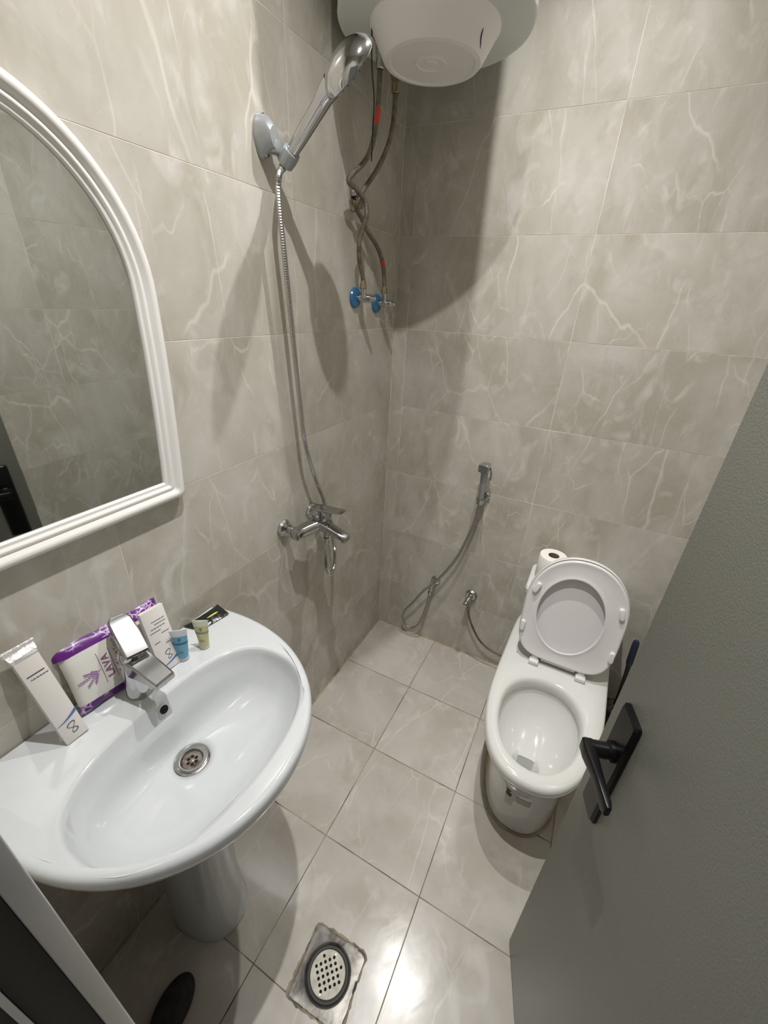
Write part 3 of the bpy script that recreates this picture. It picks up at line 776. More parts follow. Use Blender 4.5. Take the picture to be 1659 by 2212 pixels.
for bx, bh, ra in ((-0.137, 0.275, -0.35), (-0.152, 0.115, 0.0), (0.138, 0.270, 0.25), (0.150, 0.105, 0.0)):
    b = MB()
    rings = []
    for o_, g in ((0.026, 0), (0.036, 0), (0.039, 0.002), (0.0395, 0.004)):
        rr = []
        for x, y in rrect(0.0085 - g, 0.021 - g, max(0.0084 - g, 0.002), 5):
            rr.append(lp(bx + x * math.cos(ra) - y * math.sin(ra), bh + x * math.sin(ra) + y * math.cos(ra), o_))
        rings.append(rr)
    b.loft(rings); link('bumper', b.mesh('bm'), PLAST, st)
for hx in (0.812, 0.974):
    b = MB(); b.box((hx, -0.325, 0.412), (0.034, 0.030, 0.018), b=0.004); b.box((hx, -0.312, 0.424), (0.022, 0.020, 0.018), b=0.004)
    b.build('hinge', PLAST, t)
b = MB(); b.lathe([(0.0085, 0), (0.0085, 0.118)], (0.834, -0.309, 0.424), (1, 0, 0), 16); b.build('hinge_bar', PLAST, t)
# small printed sticker on the foot
b = MB()
from mathutils.bvhtree import BVHTree
_bv = BVHTree.FromPolygons([v.co for v in bowl.data.vertices], [tuple(p.vertices) for p in bowl.data.polygons])
def footpt(x, z):
    """point on the front of the toilet foot, found on the mesh itself"""
    h = _bv.ray_cast(Vector((x, -1.3, z)), Vector((0, 1, 0)))[0]
    return h + Vector((0, -0.0007, 0))
def patch(name, mat, x0, x1, z0, z1, n=8):
    mb = MB(); vs = []; fs = []
    for j in range(n + 1):
        for i in range(n + 1):
            vs.append(footpt(x0 + (x1 - x0) * i / n, z0 + (z1 - z0) * j / n))
    for j in range(n):
        for i in range(n):
            fs.append((j * (n + 1) + i, j * (n + 1) + i + 1, (j + 1) * (n + 1) + i + 1, (j + 1) * (n + 1) + i))
    mb.add(vs, fs); return mb
patch('s', None, 0.866, 0.912, 0.158, 0.188).build('sticker', plain('grey_sticker', (0.40, 0.40, 0.37), 0.3), t)
lg = patch('s', None, 0.832, 0.850, 0.170, 0.188).build('sticker', BLACKR, t)
b = MB()
cc = footpt(0.838, 0.199)
b.tube([footpt(0.838 + 0.0075 * math.cos(a), 0.199 + 0.0075 * math.sin(a)) for a in [2 * PI * k / 20 for k in range(21)]], 0.0009, 5)
b.tube([footpt(0.838 + 0.003 * math.cos(a), 0.199 + 0.003 * math.sin(a)) for a in [2 * PI * k / 14 for k in range(15)]], 0.0009, 5)
link('emblem', b.mesh('e'), INKD, lg)

# toilet paper roll on the tank
RC = Vector((0.783, -0.092, 0.6405))
t = empty('toilet_paper_roll', tuple(RC), 'white toilet paper roll standing on the toilet tank behind the lid', 'toilet paper')
b = MB()
prof = [(0.0205, 0.0), (0.050, 0.0), (0.0515, 0.003), (0.0515, 0.098), (0.0495, 0.101), (0.0205, 0.101)]
b.lathe(prof + [(0.0205, 0.0)], RC, (0, 0, 1), 48, False, False)
b.build('paper', PAPER, t, angle=50)
b = MB(); b.lathe([(0.0195, 0.001), (0.0205, 0.001), (0.0205, 0.1), (0.0195, 0.1), (0.0195, 0.001)], RC, (0, 0, 1), 32, False, False)
b.build('cardboard_core', plain('brown_cardboard', (0.20, 0.16, 0.10), 0.9), t)

# toilet brush in the corner behind the door
t = empty('toilet_brush', (1.166, -0.078, 0), 'navy handled toilet brush leaning in the right corner beside the toilet', 'toilet brush')
b = MB(); b.lathe([(0.050, 0.0), (0.052, 0.006), (0.044, 0.10), (0.046, 0.112), (0.041, 0.112), (0.039, 0.10), (0.045, 0.01)], (1.166, -0.090, 0), (0, 0, 1), 28, True, False)
b.build('cup', BLACKR, t)
b = MB(); b.tube([(1.165, -0.088, 0.09), (1.162, -0.088, 0.20), (1.157, -0.086, 0.30), (1.154, -0.084, 0.345)], [0.0065, 0.0065, 0.0075, 0.0085], 12)
b.build('handle', BLACKR, t)
b = MB(); b.tube([(1.154, -0.084, 0.345), (1.153, -0.083, 0.36), (1.149, -0.081, 0.44), (1.148, -0.080, 0.462), (1.1478, -0.0795, 0.468)], [0.0095, 0.0125, 0.0125, 0.011, 0.008], 14)
b.build('grip', NAVYP, t)
b = MB()
for k in range(260):
    a = random.uniform(0, 2 * PI); zc = random.uniform(0.050, 0.130); q = random.uniform(-0.4, 0.9)
    d = Vector((math.cos(a), math.sin(a), q)).normalized()
    c0 = Vector((1.165, -0.088, zc)); b.tube([c0, c0 + d * random.uniform(0.028, 0.040)], [0.0008, 0.0005], 4)
br = b.build('bristles', BRIST, t); br['kind'] = 'stuff'

# ---------------------------------------------------------------- washbasin
BX, BY = 0.12, -1.287
t = empty('washbasin', (0.14, BY, 0), 'white oval ceramic washbasin on a half pedestal under the mirror', 'washbasin')
NB = 112
def oring(s, z, g=0.0, cxx=None):
    """outer outline clipped at the wall; g insets, s scales about the bowl centre"""
    out = []
    for k in range(NB):
        a = 2 * PI * k / NB
        c, q = math.cos(a), math.sin(a)
        n = 2.08
        ax = 0.335 if c >= 0 else 0.36
        ay = 0.282
        x = BX + (ax - g) * math.copysign(abs(c) ** (2 / n), c)
        y = BY + (ay - g) * math.copysign(abs(q) ** (2 / n), q)
        x = max(x, 0.0015 + g * 0.2)
        if s != 1.0:
            x = 0.16 + (x - 0.16) * s; y = BY + (y - BY) * s
            x = max(x, 0.0015)
        out.append(Vector((x, y, z)))
    return out
def iring(g, z, cx=None, cy=None, sc_=1.0):
    out = []
    cx0, cy0 = 0.262, -1.291
    for k in range(NB):
        a = 2 * PI * k / NB
        c, q = math.cos(a), math.sin(a)
        n = 2.25 if c > 0 else 2.6
        ax = 0.150 if c >= 0 else 0.132
        x = cx0 + (ax - g) * math.copysign(abs(c) ** (2 / n), c)
        y = cy0 + (0.226 - g) * math.copysign(abs(q) ** (2 / n), q)
        if sc_ != 1.0:
            tx = 0.205; ty = -1.288
            x = tx + (x - tx) * sc_; y = ty + (y - ty) * sc_
        out.append(Vector((x, y, z)))
    return out
b = MB()
rings = [
    oring(0.30, 0.640), oring(0.42, 0.655), oring(0.62, 0.70), oring(0.83, 0.755), oring(0.95, 0.788), oring(0.985, 0.797),
    oring(1, 0.803, 0.002), oring(1, 0.812, 0.0), oring(1, 0.828, 0.0), oring(1, 0.834, 0.003), oring(1, 0.8375, 0.009),
    oring(1, 0.837, 0.016),
    iring(-0.006, 0.8355), iring(-0.001, 0.8345), iring(0.0025, 0.830), iring(0.005, 0.820), iring(0.010, 0.805),
    iring(0.016, 0.792),
]
def bring(f, z, r_=0.036):
    A = iring(0.02, z); out = []
    for k in range(NB):
        a = 2 * PI * k / NB
        c = Vector((0.205 + r_ * math.cos(a), -1.288 + r_ * math.sin(a), z))
        out.append(A[k].lerp(c, f))
    return out
rings += [bring(f, z) for f, z in ((0.03, 0.777), (0.10, 0.758), (0.20, 0.742), (0.33, 0.729), (0.48, 0.719), (0.64, 0.712), (0.80, 0.7075), (0.92, 0.7050))]
rings.append([Vector((0.205 + 0.036 * math.cos(2 * PI * k / NB), -1.288 + 0.036 * math.sin(2 * PI * k / NB), 0.7030)) for k in range(NB)])
rings.append([Vector((0.205 + 0.033 * math.cos(2 * PI * k / NB), -1.288 + 0.033 * math.sin(2 * PI * k / NB), 0.690)) for k in range(NB)])
b.loft(rings, True, True)
bs = b.build('basin', CERAM, t, angle=80)
# overflow hole
b = MB(); b.lathe([(0.0095, -0.003), (0.0095, 0.0003), (0.0090, 0.0006), (0.0085, -0.002)], (0.1440, -1.283, 0.8155), (0.93, 0, 0.36), 24, True, False)
link('overflow_ring', b.mesh('o'), CERAM, bs)
b = MB(); b.lathe([(0.0085, -0.0005), (0.0085, 0.0012), (0.002, 0.0012)], (0.1440, -1.283, 0.8155), (0.93, 0, 0.36), 24)
link('overflow_hole', b.mesh('o'), HOLE, bs)
# waste
DC = Vector((0.205, -1.288, 0.7040))
b = MB(); b.lathe([(0.0345, -0.004), (0.0350, 0.0008), (0.032, 0.0022), (0.0225, 0.0010), (0.0215, -0.002), (0.0205, -0.0055), (0.018, -0.0070)], DC, (0, 0, 1), 48, False, True)
ws = b.build('waste_outlet', CHROMED, t, angle=40)
b = MB(); b.lathe([(0.0203, -0.0056), (0.0190, -0.0036), (0.014, -0.0045), (0.002, -0.0048)], DC, (0, 0, 1), 40)
link('strainer', b.mesh('st'), plain('stained_strainer', (0.24, 0.22, 0.19), 0.35, metal=0.3, c2=(0.10, 0.05, 0.04), vscale=70), ws)
for k in range(6):
    a = 2 * PI * k / 6 + 0.3
    b = MB(); b.lathe([(0.0036, -0.0046), (0.0036, -0.0025), (0.001, -0.0024)], DC + Vector((0.0088 * math.cos(a), 0.0088 * math.sin(a), -0.0018)), (0, 0, 1), 16)
    link('drain_hole', b.mesh('h'), HOLE, ws)
b = MB(); b.lathe([(0.0035, -0.0048), (0.0035, -0.003), (0.002, -0.0025)], DC, (0, 0, 1), 14); link('screw', b.mesh('s'), BRASS, ws)
# pedestal
b = MB()
rings = []
for z, xf, hw, xb in ((0.0, 0.243, 0.088, 0.075), (0.012, 0.245, 0.090, 0.075), (0.03, 0.240, 0.086, 0.075), (0.20, 0.236, 0.082, 0.07), (0.40, 0.245, 0.086, 0.06), (0.55, 0.265, 0.098, 0.05), (0.62, 0.280, 0.112, 0.04), (0.672, 0.290, 0.122, 0.035)):
    rr = []
    for k in range(48):
        a = 2 * PI * k / 48; c, s = math.cos(a), math.sin(a)
        cx = xb + 0.03
        x = cx + ((xf - cx) if c > 0 else 0.03) * math.copysign(abs(c) ** (2 / 2.3), c)
        rr.append((x, -1.300 + hw * math.copysign(abs(s) ** (2 / 2.3), s), z))
    rings.append(rr)
b.loft(rings); b.build('pedestal', CERAM, t)
b = MB()
b.tube([(0.10 + 0.1445 * math.cos(a), -1.300 + 0.089 * math.sin(a), 0.001) for a in [-PI / 2 + PI * k / 30 for k in range(31)]], 0.002, 6)
b.build('foot_sealant', SEAL, t)

# faucet on the basin deck
FX, FY, FZ = 0.080, -1.284, 0.8365
t = empty('basin_faucet', (FX, FY, FZ), 'chrome single lever faucet with flat spout on the washbasin', 'tap')
b = MB()
rings = []
for z, rx, ry, ox in ((0.0, 0.0265, 0.0265, 0), (0.002, 0.0268, 0.0268, 0), (0.006, 0.0258, 0.0258, 0.0), (0.05, 0.0235, 0.0235, 0.002), (0.09, 0.0225, 0.0225, 0.004), (0.112, 0.0222, 0.0225, 0.005), (0.118, 0.018, 0.019, 0.004)):
    rings.append([(FX + ox + rx * math.cos(a), FY + ry * math.sin(a), FZ + z) for a in [2 * PI * k / 40 for k in range(40)]])
b.loft(rings); b.build('body', CHROME, t)
b = MB()
rings = []
for xx, zt, zb, hw in ((0.066, 0.108, 0.070, 0.020), (0.090, 0.106, 0.062, 0.0225), (0.115, 0.099, 0.066, 0.0225), (0.145, 0.086, 0.066, 0.0215), (0.166, 0.0775, 0.064, 0.0205), (0.170, 0.0745, 0.065, 0.019)):
    rings.append([(xx, FY + 0.006 * (xx - 0.06) / 0.1 + x, FZ + (zt + zb) / 2 + y) for x, y in rrect(hw, (zt - zb) / 2, 0.0035, 3)])
b.loft(rings); b.build('spout', MIXCH, t, angle=10)
b = MB(); b.lathe([(0.0105, 0), (0.0105, 0.007), (0.008, 0.0075)], (0.156, FY + 0.006, FZ + 0.067), (0.1, 0, -1), 20); b.build('aerator', BLACKR, t)
b = MB()
la, lb = Vector((0.109, FY + 0.002, FZ + 0.1145)), Vector((0.033, FY + 0.020, FZ + 0.163))
ld_ = (lb - la).normalized(); lw_ = Vector((0, 1, 0)); lw_ = (lw_ - ld_ * lw_.dot(ld_)).normalized(); ln_ = ld_.cross(lw_)
rings = []
for f, hw, ht in ((0.0, 0.021, 0.002), (0.03, 0.0225, 0.0042), (0.5, 0.0225, 0.0058), (0.85, 0.0215, 0.0048), (0.95, 0.018, 0.0044), (1.0, 0.0125, 0.0035)):
    p = la.lerp(lb, f); rings.append([p + lw_ * x + ln_ * y for x, y in rrect(hw, ht, min(0.0035, ht * 0.9), 3)])
b.loft(rings); b.build('lever', MIXCH, t, angle=14)
b = MB(); b.lathe([(0.016, 0), (0.016, 0.016), (0.014, 0.018)], (FX - 0.004, FY + 0.004, FZ + 0.112), (-0.1, 0, 1), 24); b.build('cartridge_neck', CHROME, t)

# ---------------------------------------------------------------- things on the basin deck
def frame3(bottom, top, left, right):
    """origin and axes of a leaning panel: U up along it, R to the room's right as seen, N towards the room"""
    pass
def swirl(p, X, Y, s, mat, parent, name='emblem'):
    b = MB(); pts = []
    for k in range(61):
        a = 2 * PI * k / 60
        pts.append(p + X * (s * 0.62 * math.sin(2 * a) * 0.9) + Y * (s * math.sin(a)) + X * 0.12 * s * math.cos(a))
    b.tube(pts, [0.00035 + 0.0004 * abs(math.sin(k / 9)) for k in range(61)], 5)
    return link(name, b.mesh('e'), mat, parent)
def swoosh(p, X, Y, w, h, mat, parent):
    n = 14; vs = []; fs = []
    for k in range(n + 1):
        f = k / n
        x = -w / 2 + w * f; y0 = h * (f ** 1.6) - h / 2; th = h * 0.42 * f + 0.0002
        vs += [p + X * x + Y * (y0 - th), p + X * x + Y * y0]
    for k in range(n): fs.append((2 * k, 2 * k + 2, 2 * k + 3, 2 * k + 1))
    b = MB(); b.add(vs, fs)
    return link('blue_swoosh', b.mesh('s', False), mat, parent)

# tall white box leaning on the wall
def leaning(bc, tc_, wdir, w, th, name, mat, parent, b=0.0012):
    bc = Vector(bc); tc_ = Vector(tc_)
    Y = (tc_ - bc).normalized(); X = Vector(wdir); X = (X - Y * X.dot(Y)).normalized(); Z = X.cross(Y)
    L_ = (tc_ - bc).length
    M = Matrix((X, Y, Z)).transposed()
    mb = MB(); mb.box((bc + tc_) / 2 - Z * th / 2, (w, L_, th), M, b=b)
    return mb.build(name, mat, parent), X, Y, Z, L_
BB, BT = Vector((0.079, -1.406, 0.8385)), Vector((0.030, -1.413, 1.026))
t = empty('toothbrush_box', tuple(BB), 'tall narrow white card box leaning on the wall at the left end of the washbasin', 'box', 'white guest amenity boxes')
o, X, Y, Z, L_ = leaning(BB, BT, (0.05, 1, 0), 0.037, 0.021, 'carton', CARDB, t)
fc = (BB + BT) / 2 + Z * 0.0004
swirl(BB + Y * 0.026 + X * 0.002 + Z * 0.0004, (X * 0.9 + Y * 0.3).normalized(), (Y * 0.9 - X * 0.1).normalized(), 0.0105, INKD, t)
swoosh(BB + Y * 0.050 + Z * 0.0004, X, Y, 0.036, 0.016, INKB, t)
b = MB(); b.tube([BB + Y * 0.156 + X * (-0.013 + 0.026 * k / 26) + Z * 0.0003 for k in range(27)], [0.0010 if k % 4 else 0.0006 for k in range(27)], 5); b.build('printed_line', INKD, t)
b = MB(); wv = [BB + Y * 0.148 + X * (-0.010 + 0.026 * k / 16) + Y * 0.0009 * math.sin(k * 2.4) + Z * 0.0004 for k in range(17)]
b.tube(wv, [0.0004 + 0.0005 * (k % 3 == 0) for k in range(17)], 5); b.build('small_script', INKD, t)
b = MB()   # crumpled wrapper end at the top
rings = []
for k, (f, hw, ht) in enumerate(((0.975, 0.0188, 0.0110), (1.0, 0.0200, 0.0100), (1.03, 0.0215, 0.0060), (1.055, 0.0225, 0.0022), (1.085, 0.024, 0.0012))):
    p = BB.lerp(BT, f) - Z * 0.0105
    rings.append([p + X * (x + random.uniform(-.001, .001)) + Z * (y + random.uniform(-.0008, .0008)) + Y * random.uniform(-0.002, 0.002) for x, y in rrect(hw, ht, min(0.001, ht * 0.5), 2)])
b.loft(rings); b.build('wrapper_end', FOILW, t, angle=20)

# lavender packet leaning on the wall
t = empty('tissue_packet', (0.04, -1.28, 0.8385), 'large white tissue packet with purple flowered ends leaning behind the faucet', 'packet')
PB, PT = Vector((0.064, -1.280, 0.8425)), Vector((0.016, -1.270, 0.976))
Y = (PT - PB).normalized(); X = Vector((0.0, 1, 0.0)); X = (X - Y * X.dot(Y)).normalized(); Z = X.cross(Y); L_ = (PT - PB).length
def pillow(h0, h1, mat, name, wd, th, amp=0.0):
    mb = MB(); nx, ny = 20, 8; fr = []; bk = []
    def pt(i, j, side):
        u = -1 + 2 * i / nx; hh = h0 + (h1 - h0) * j / ny
        v = -1 + 2 * hh
        bul = (1 - abs(u) ** 3.5) ** 0.6 * (1 - abs(v) ** 3.0) ** 0.6 if abs(u) < 1 and abs(v) < 1 else 0
        q = th / 2 * bul + 0.0010
        return PB + Y * (hh * L_ + 0.0022 * math.sin(u * 9) * abs(v) ** 4) + X * (u * wd / 2 * (1 - 0.02 * (1 - abs(v)))) + Z * (side * q - th / 2) + Z * (0.0008 * math.sin(u * 13 + hh * 9) * (1 - abs(u)))
    vs = []; fs = []
    for side in (1, -1):
        base = len(vs)
        for j in range(ny + 1):
            for i in range(nx + 1): vs.append(pt(i, j, side))
        for j in range(ny):
            for i in range(nx):
                a = base + j * (nx + 1) + i; fs.append((a, a + 1, a + nx + 2, a + nx + 1))
    n1 = (nx + 1) * (ny + 1)
    for j in range(ny):
        for i in (0, nx):
            a = j * (nx + 1) + i; fs.append((a, a + nx + 1, a + nx + 1 + n1, a + n1))
    for i in range(nx):
        for j in (0, ny):
            a = j * (nx + 1) + i; fs.append((a, a + 1, a + 1 + n1, a + n1))
    mb.add(vs, fs); return mb.build(name, mat, t, angle=60)
pillow(0.13, 0.845, PACKW, 'white_film', 0.196, 0.040)
pillow(0.0, 0.13, FLORAL, 'purple_end', 0.198, 0.040)
pillow(0.845, 1.02, FLORAL, 'purple_end', 0.208, 0.040)
def face(u, v, lift=0.0012):
    """point on the front face: u across (-1..1), v up (0..1)"""
    vv = -1 + 2 * v
    bul = (1 - abs(u) ** 3.5) ** 0.6 * (1 - abs(vv) ** 3.0) ** 0.6
    return PB + Y * (v * L_) + X * (u * 0.098) + Z * (0.020 * bul + lift - 0.020)
text_mesh('LAVA', 0.0195, INKM, face(-0.34, 0.50, 0.0022), Y, -X, 'lettering', t, spacing=1.05)
text_mesh('Soft Touch', 0.0105, INKM, face(-0.11, 0.66, 0.0022), Y, -X, 'lettering', t)
b = MB()
for uu in (-0.455, -0.235):
    b.tube([face(uu, 0.27 + 0.46 * k / 10, 0.0015) for k in range(11)], 0.00045, 5)
b.build('ruled_line', INKM, t)
b = MB()   # lavender sprig
b.tube([face(-0.47 - 0.20 * k / 8, 0.50 - 0.05 * k / 8, 0.0017) for k in range(9)], 0.0004, 5)
for br_, (ang, ln) in enumerate(((0.0, 0.34), (0.55, 0.26), (-0.55, 0.26), (0.95, 0.16), (-0.95, 0.17))):
    for k in range(7):
        f = 0.25 + 0.75 * k / 6
        cu_, cv_ = -0.52 - ln * f * math.cos(ang), 0.485 - 0.05 * f + ln * 0.62 * f * math.sin(ang)
        for sd in (-1, 1):
            e0 = (cu_ - 0.020, cv_ + sd * 0.016)
            b.tube([face(cu_ + 0.012, cv_, 0.0017), face(*e0, 0.0018), face(e0[0] - 0.012, e0[1], 0.0017)], [0.0003, 0.0007, 0.0003], 5)
b.build('lavender_print', INKP, t)

# flat white box in front of the packet, right of the faucet
SB, ST = Vector((0.088, -1.212, 0.8385)), Vector((0.046, -1.203, 0.978))
t = empty('amenity_box', tuple(SB), 'short white printed box leaning on the tissue packet right of the faucet', 'box', 'white guest amenity boxes')
o, X2, Y2, Z2, L2 = leaning(SB, ST, (0.0, 1, 0), 0.052, 0.012, 'carton', CARDB, t)
swirl(SB + Y2 * 0.034 + X2 * 0.002 + Z2 * 0.0004, (X2 * 0.9 + Y2 * 0.3).normalized(), (Y2 * 0.95 - X2 * 0.1).normalized(), 0.010, INKD, t)
swoosh(SB + Y2 * 0.020 + Z2 * 0.0004, X2, Y2, 0.050, 0.016, INKB, t)
b = MB()
for r_, (vv, x0, x1) in enumerate(((0.118, -0.010, 0.020), (0.111, -0.006, 0.020), (0.103, -0.016, 0.016), (0.095, -0.020, 0.004), (0.086, 0.002, 0.020), (0.070, -0.018, -0.006), (0.060, 0.004, 0.016))):
    n = 14
    b.tube([SB + Y2 * (vv + 0.0007 * math.sin(k * 2.1 + r_)) + X2 * (x0 + (x1 - x0) * k / n) + Z2 * 0.0004 for k in range(n + 1)], [0.0004 + 0.0005 * ((k + r_) % 3 == 0) for k in range(n + 1)], 4)
b.build('small_script', INKD, t)

def squeeze_tube(base, ang, h, rb, wt, gel, clear, label, nm):
    base = Vector(base)
    t = empty('shampoo_tube' if nm == 0 else 'shower_gel_tube', tuple(base), label, 'tube', 'small toiletry tubes')
    X = Vector((math.cos(ang), math.sin(ang), 0)); Yv = Vector((-math.sin(ang), math.cos(ang), 0))
    def rg(z, hw, ht, lean=0.0):
        return [base + X * (hw * math.cos(a)) + Yv * (ht * math.sin(a) - lean) + Vector((0, 0, z)) for a in [2 * PI * k / 28 for k in range(28)]]
    b = MB(); b.loft([rg(0.0, rb * 0.93, rb * 0.93), rg(0.001, rb, rb), rg(0.010, rb, rb), rg(0.0105, rb * 0.96, rb * 0.96)]); b.build('cap', clear, t)
    def at(f): return rb * 0.98 + (wt - rb * 0.98) * f, rb * 0.98 * (1 - f) ** 0.8 + 0.0008
    b = MB(); b.loft([rg(0.0105 + (h - 0.0105) * f, *at(f)) for f in (0, 0.2, 0.4, 0.6, 0.78)]); tb = b.build('filled_tube', gel, t)
    b = MB(); b.loft([rg(0.0105 + (h - 0.0105) * f, *at(f)) for f in (0.78, 0.9, 0.97, 1.0)]); b.build('crimped_end', clear, t)
    b = MB(); hw, ht = at(0.50); hw2, ht2 = at(0.57)
    b.loft([rg(0.0105 + (h - 0.0105) * 0.50, hw + 0.0003, ht + 0.0003), rg(0.0105 + (h - 0.0105) * 0.565, hw2 + 0.0003, ht2 + 0.0003)], False, False)
    b.build('printed_band', plain('band_ink', tuple(0.55 * c for c in (0.06, 0.22, 0.42)) if nm == 0 else (0.22, 0.24, 0.25), 0.4), t)
    f = 0.68; hw, ht = at(f)
    p = base + Vector((0, 0, 0.0105 + (h - 0.0105) * f)) - Yv * (ht + 0.0006)
    swirl(p, X, Vector((0, 0, 1)), 0.0042, plain('emblem_ink', (0.05, 0.2, 0.3) if nm == 0 else (0.25, 0.25, 0.12), 0.5), t)
    b = MB()
    for z_ in (0.26, 0.21):
        hw, ht = at(z_); b.tube([base + Vector((0, 0, 0.0105 + (h - 0.0105) * z_)) + X * x - Yv * (ht * math.sqrt(max(0, 1 - (x / hw) ** 2)) + 0.0003) for x in [-0.005 + 0.010 * k / 6 for k in range(7)]], 0.0003, 4)
    b.build('small_script', INKD, t)
squeeze_tube((0.086, -1.182, 0.8365), 0.75, 0.084, 0.0115, 0.0185, TUBEB, TUBEC, 'small clear tube filled with blue gel standing on the washbasin', 0)
squeeze_tube((0.098, -1.134, 0.8365), 0.60, 0.080, 0.0110, 0.0180, TUBEY, TUBECY, 'small frosted tube filled with yellow gel standing on the washbasin', 1)

# black sachet
t = empty('black_sachet', (0.03, -1.062, 0.8375), 'crinkled black foil sachet lying on the right rear corner of the washbasin', 'sachet')
b = MB()
vs = []; fs = []; nx, ny = 18, 8
c4 = [Vector((0.004, -1.116, 0)), Vector((0.050, -1.104, 0)), Vector((0.064, -1.026, 0)), Vector((0.012, -1.016, 0))]
for side in (1, 0):
    for j in range(ny + 1):
        for i in range(nx + 1):
            u, v = i / nx, j / ny
            p = c4[0].lerp(c4[3], u).lerp(c4[1].lerp(c4[2], u), v)
            bl = (1 - abs(2 * u - 1) ** 4) * (1 - abs(2 * v - 1) ** 3)
            z = 0.8382 + (0.007 * bl * side) + 0.0010 * math.sin(i * 1.9 + j) * bl * side + 0.003 * (abs(2 * u - 1) ** 6)
            vs.append((p.x, p.y, z + 0.0008 * side))
N1 = (nx + 1) * (ny + 1)
for s in (0, 1):
    for j in range(ny):
        for i in range(nx):
            a = s * N1 + j * (nx + 1) + i; fs.append((a, a + 1, a + nx + 2, a + nx + 1))
for i in range(nx):
    for j in (0, ny): a = j * (nx + 1) + i; fs.append((a, a + 1, a + 1 + N1, a + N1))
for j in range(ny):
    for i in (0, nx): a = j * (nx + 1) + i; fs.append((a, a + nx + 1, a + nx + 1 + N1, a + N1))
b.add(vs, fs); b.build('foil', SACH, t)
b = MB(); b.tube([(0.036 + 0.004 * f, -1.070 + 0.030 * f, 0.8462) for f in (0, 0.25, 0.5, 0.75, 1)], [0.0008, 0.0018, 0.0022, 0.0022, 0.001], 6); b.build('yellow_stripe', YELL, t)

# ---------------------------------------------------------------- mirror
MY = -1.268
t = empty('mirror', (0, MY, 1.5), 'arched wall mirror in a moulded white frame above the washbasin', 'mirror')
def arch(hw, zb, zs, zt, n=40, rc=0.010):
    """closed outline (y, z): flat bottom, slightly splayed sides, elliptical top. hw is the half width at the spring line"""
    pts = []
    wb = hw - 0.018
    for k in range(5):     # bottom right corner
        a = -PI / 2 + (PI / 2) * k / 4
        pts.append((wb - rc + rc * math.cos(a), zb + rc + rc * math.sin(a)))
    for k in range(1, 8):
        f = k / 8; pts.append((wb + (hw - wb) * math.sin(f * PI / 2), zb + rc + (zs - zb - rc) * f))
    for k in range(n + 1):
        a = PI * k / n
        pts.append((hw * math.cos(a), zs + (zt - zs) * math.sin(a)))
    for k in range(7, 0, -1):
        f = k / 8; pts.append((-(wb + (hw - wb) * math.sin(f * PI / 2)), zb + rc + (zs - zb - rc) * f))
    for k in range(5):
        a = PI + (PI / 2) * k / 4
        pts.append((-(wb - rc) + rc * math.cos(a), zb + rc + rc * math.sin(a)))
    return pts
def ar(x, g, rc=0.010): return [(x, MY + y, z) for y, z in arch(0.238 - g, 1.178 + g, 1.575, 1.836 - g, rc=rc)]
b = MB()
prof = [(0.001, 0.0), (0.010, 0.0), (0.017, 0.002), (0.0215, 0.007), (0.0225, 0.012), (0.0205, 0.017), (0.0155, 0.0215), (0.0145, 0.0235), (0.0165, 0.0265), (0.0160, 0.0305), (0.0125, 0.0325), (0.0115, 0.0355), (0.0125, 0.0385), (0.0105, 0.041), (0.0060, 0.0415)]
b.loft([ar(x, g, max(0.002, 0.012 - g * 0.25)) for x, g in prof], False, False)
b.build('frame', MFRAME, t, angle=60)
b = MB(); b.loft([ar(0.003, 0.038, 0.002), ar(0.0065, 0.038, 0.002)]); b.build('glass', MIRR, t, angle=30)

# ---------------------------------------------------------------- floor drain
t = empty('floor_drain', (DRC[0], DRC[1], 0), 'square steel floor drain with round perforated grate near the doorway', 'drain')
ra = 0.05
def dr(x, y, z):
    return (DRC[0] + x * math.cos(ra) - y * math.sin(ra), DRC[1] + x * math.sin(ra) + y * math.cos(ra), z)
b = MB()
sq = []
def sqring(h, z, wob=0.0):
    out = []
    for k in range(64):
        a = 2 * PI * k / 64; c, s = math.cos(a), math.sin(a); m_ = max(abs(c), abs(s)); r_ = h / m_
        r_ = min(r_, h * 1.36)
        out.append(dr(r_ * c + (random.uniform(-wob, wob) if wob else 0), r_ * s + (random.uniform(-wob, wob) if wob else 0), z))
    return out
def ciring(r_, z): return [dr(r_ * math.cos(2 * PI * k / 64), r_ * math.sin(2 * PI * k / 64), z) for k in range(64)]
b.loft([sqring(0.077, 0.0003, 0.0012), sqring(0.0755, 0.0026, 0.0008), sqring(0.070, 0.0030), ciring(0.062, 0.0022), ciring(0.0585, 0.0030), ciring(0.057, 0.0042), ciring(0.0555, 0.0030), ciring(0.054, 0.0008)], True, True)
b.build('frame_plate', DIRT, t, angle=40)
b = MB(); b.loft([sqring(0.081, 0.0002, 0.003), sqring(0.077, 0.0010, 0.002)], True, True); b.build('mortar_bed', plain('stained_mortar', (0.34, 0.29, 0.20), 0.85, c2=(0.16, 0.13, 0.09), vscale=30), t)
b = MB(); b.loft([ciring(0.0545, 0.0009), ciring(0.0545, 0.0040), ciring(0.0510, 0.0050), ciring(0.0475, 0.0040), ciring(0.0470, 0.0015)]); b.build('rubber_ring', BLACKR, t)
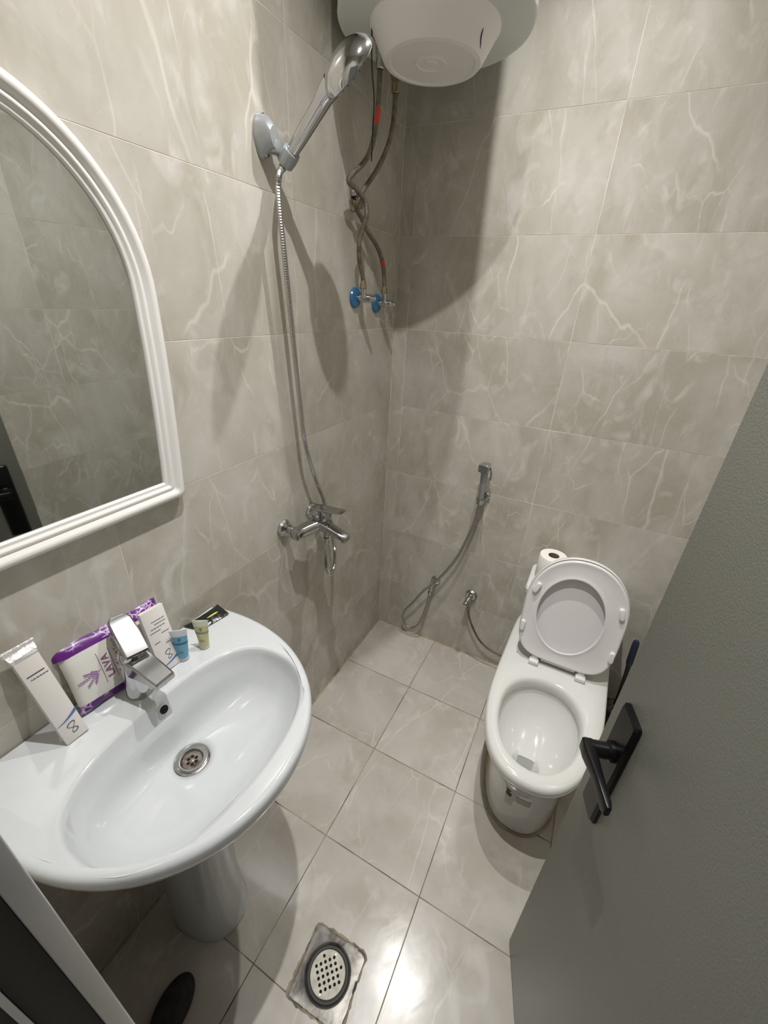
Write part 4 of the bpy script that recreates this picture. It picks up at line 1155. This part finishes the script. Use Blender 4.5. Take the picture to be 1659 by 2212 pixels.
b = MB(); b.loft([ciring(0.0460, 0.0014), ciring(0.0460, 0.0044), ciring(0.0450, 0.0050), ciring(0.010, 0.0052)]); gr = b.build('grate', GRATE, t, angle=30)
hs_ = []
for k in range(-4, 5):
    for m in range(-4, 5):
        x = k * 0.0086; y = m * 0.0170 + (k % 2) * 0.0085 - 0.001
        if x * x + y * y < 0.0362 ** 2: hs_.append((x, y))
hm = None
for x, y in hs_:
    c = dr(x, y, 0)
    if hm is None:
        q = MB(); q.lathe([(0.0036, 0.0), (0.0036, 0.0006), (0.0030, 0.0007)], (0, 0, 0), (0, 0, 1), 12); hm = q.mesh('hole'); hm.materials.append(HOLE)
    o = bpy.data.objects.new('grate_hole', hm); col.objects.link(o); o.parent = gr
    o.location = Vector((c[0], c[1], 0.0050))
    # grate sits at an offset of -t.location, so undo it
    o.location -= (gr.location + t.location) 
for sy in (-0.040, 0.040):
    c = dr(0.0, sy, 0.0049); b = MB(); b.lathe([(0.0028, 0), (0.0024, 0.0009), (0.001, 0.001)], c, (0, 0, 1), 12); link('screw', b.mesh('s'), STEEL, gr)

# ---------------------------------------------------------------- scrubbing brush on the floor under the basin
t = empty('scrubbing_brush', (0.222, -1.497, 0), 'dark grey oval scrubbing brush on the shaded floor under the washbasin', 'brush')
def ov(z, g, k_=1.0):
    return [(0.224 + (0.038 - g) * math.cos(a) - 0.006 * math.sin(a), -1.497 + (0.062 - g) * math.sin(a), z) for a in [2 * PI * k / 48 for k in range(48)]]
b = MB(); b.loft([ov(0.014, 0.004), ov(0.017, 0.0), ov(0.030, 0.0), ov(0.040, 0.003), ov(0.047, 0.010), ov(0.051, 0.020), ov(0.052, 0.030)]); b.build('body', SUEDE, t, angle=60)
b = MB()
for k in range(240):
    a = random.uniform(0, 2 * PI); r_ = math.sqrt(random.random())
    x = 0.222 + 0.033 * r_ * math.cos(a); y = -1.497 + 0.056 * r_ * math.sin(a)
    b.tube([(x, y, 0.016), (x + random.uniform(-.002, .002), y + random.uniform(-.002, .002), 0.0005)], 0.0009, 4)
br = b.build('bristles', BLACKR, t); br['kind'] = 'stuff'
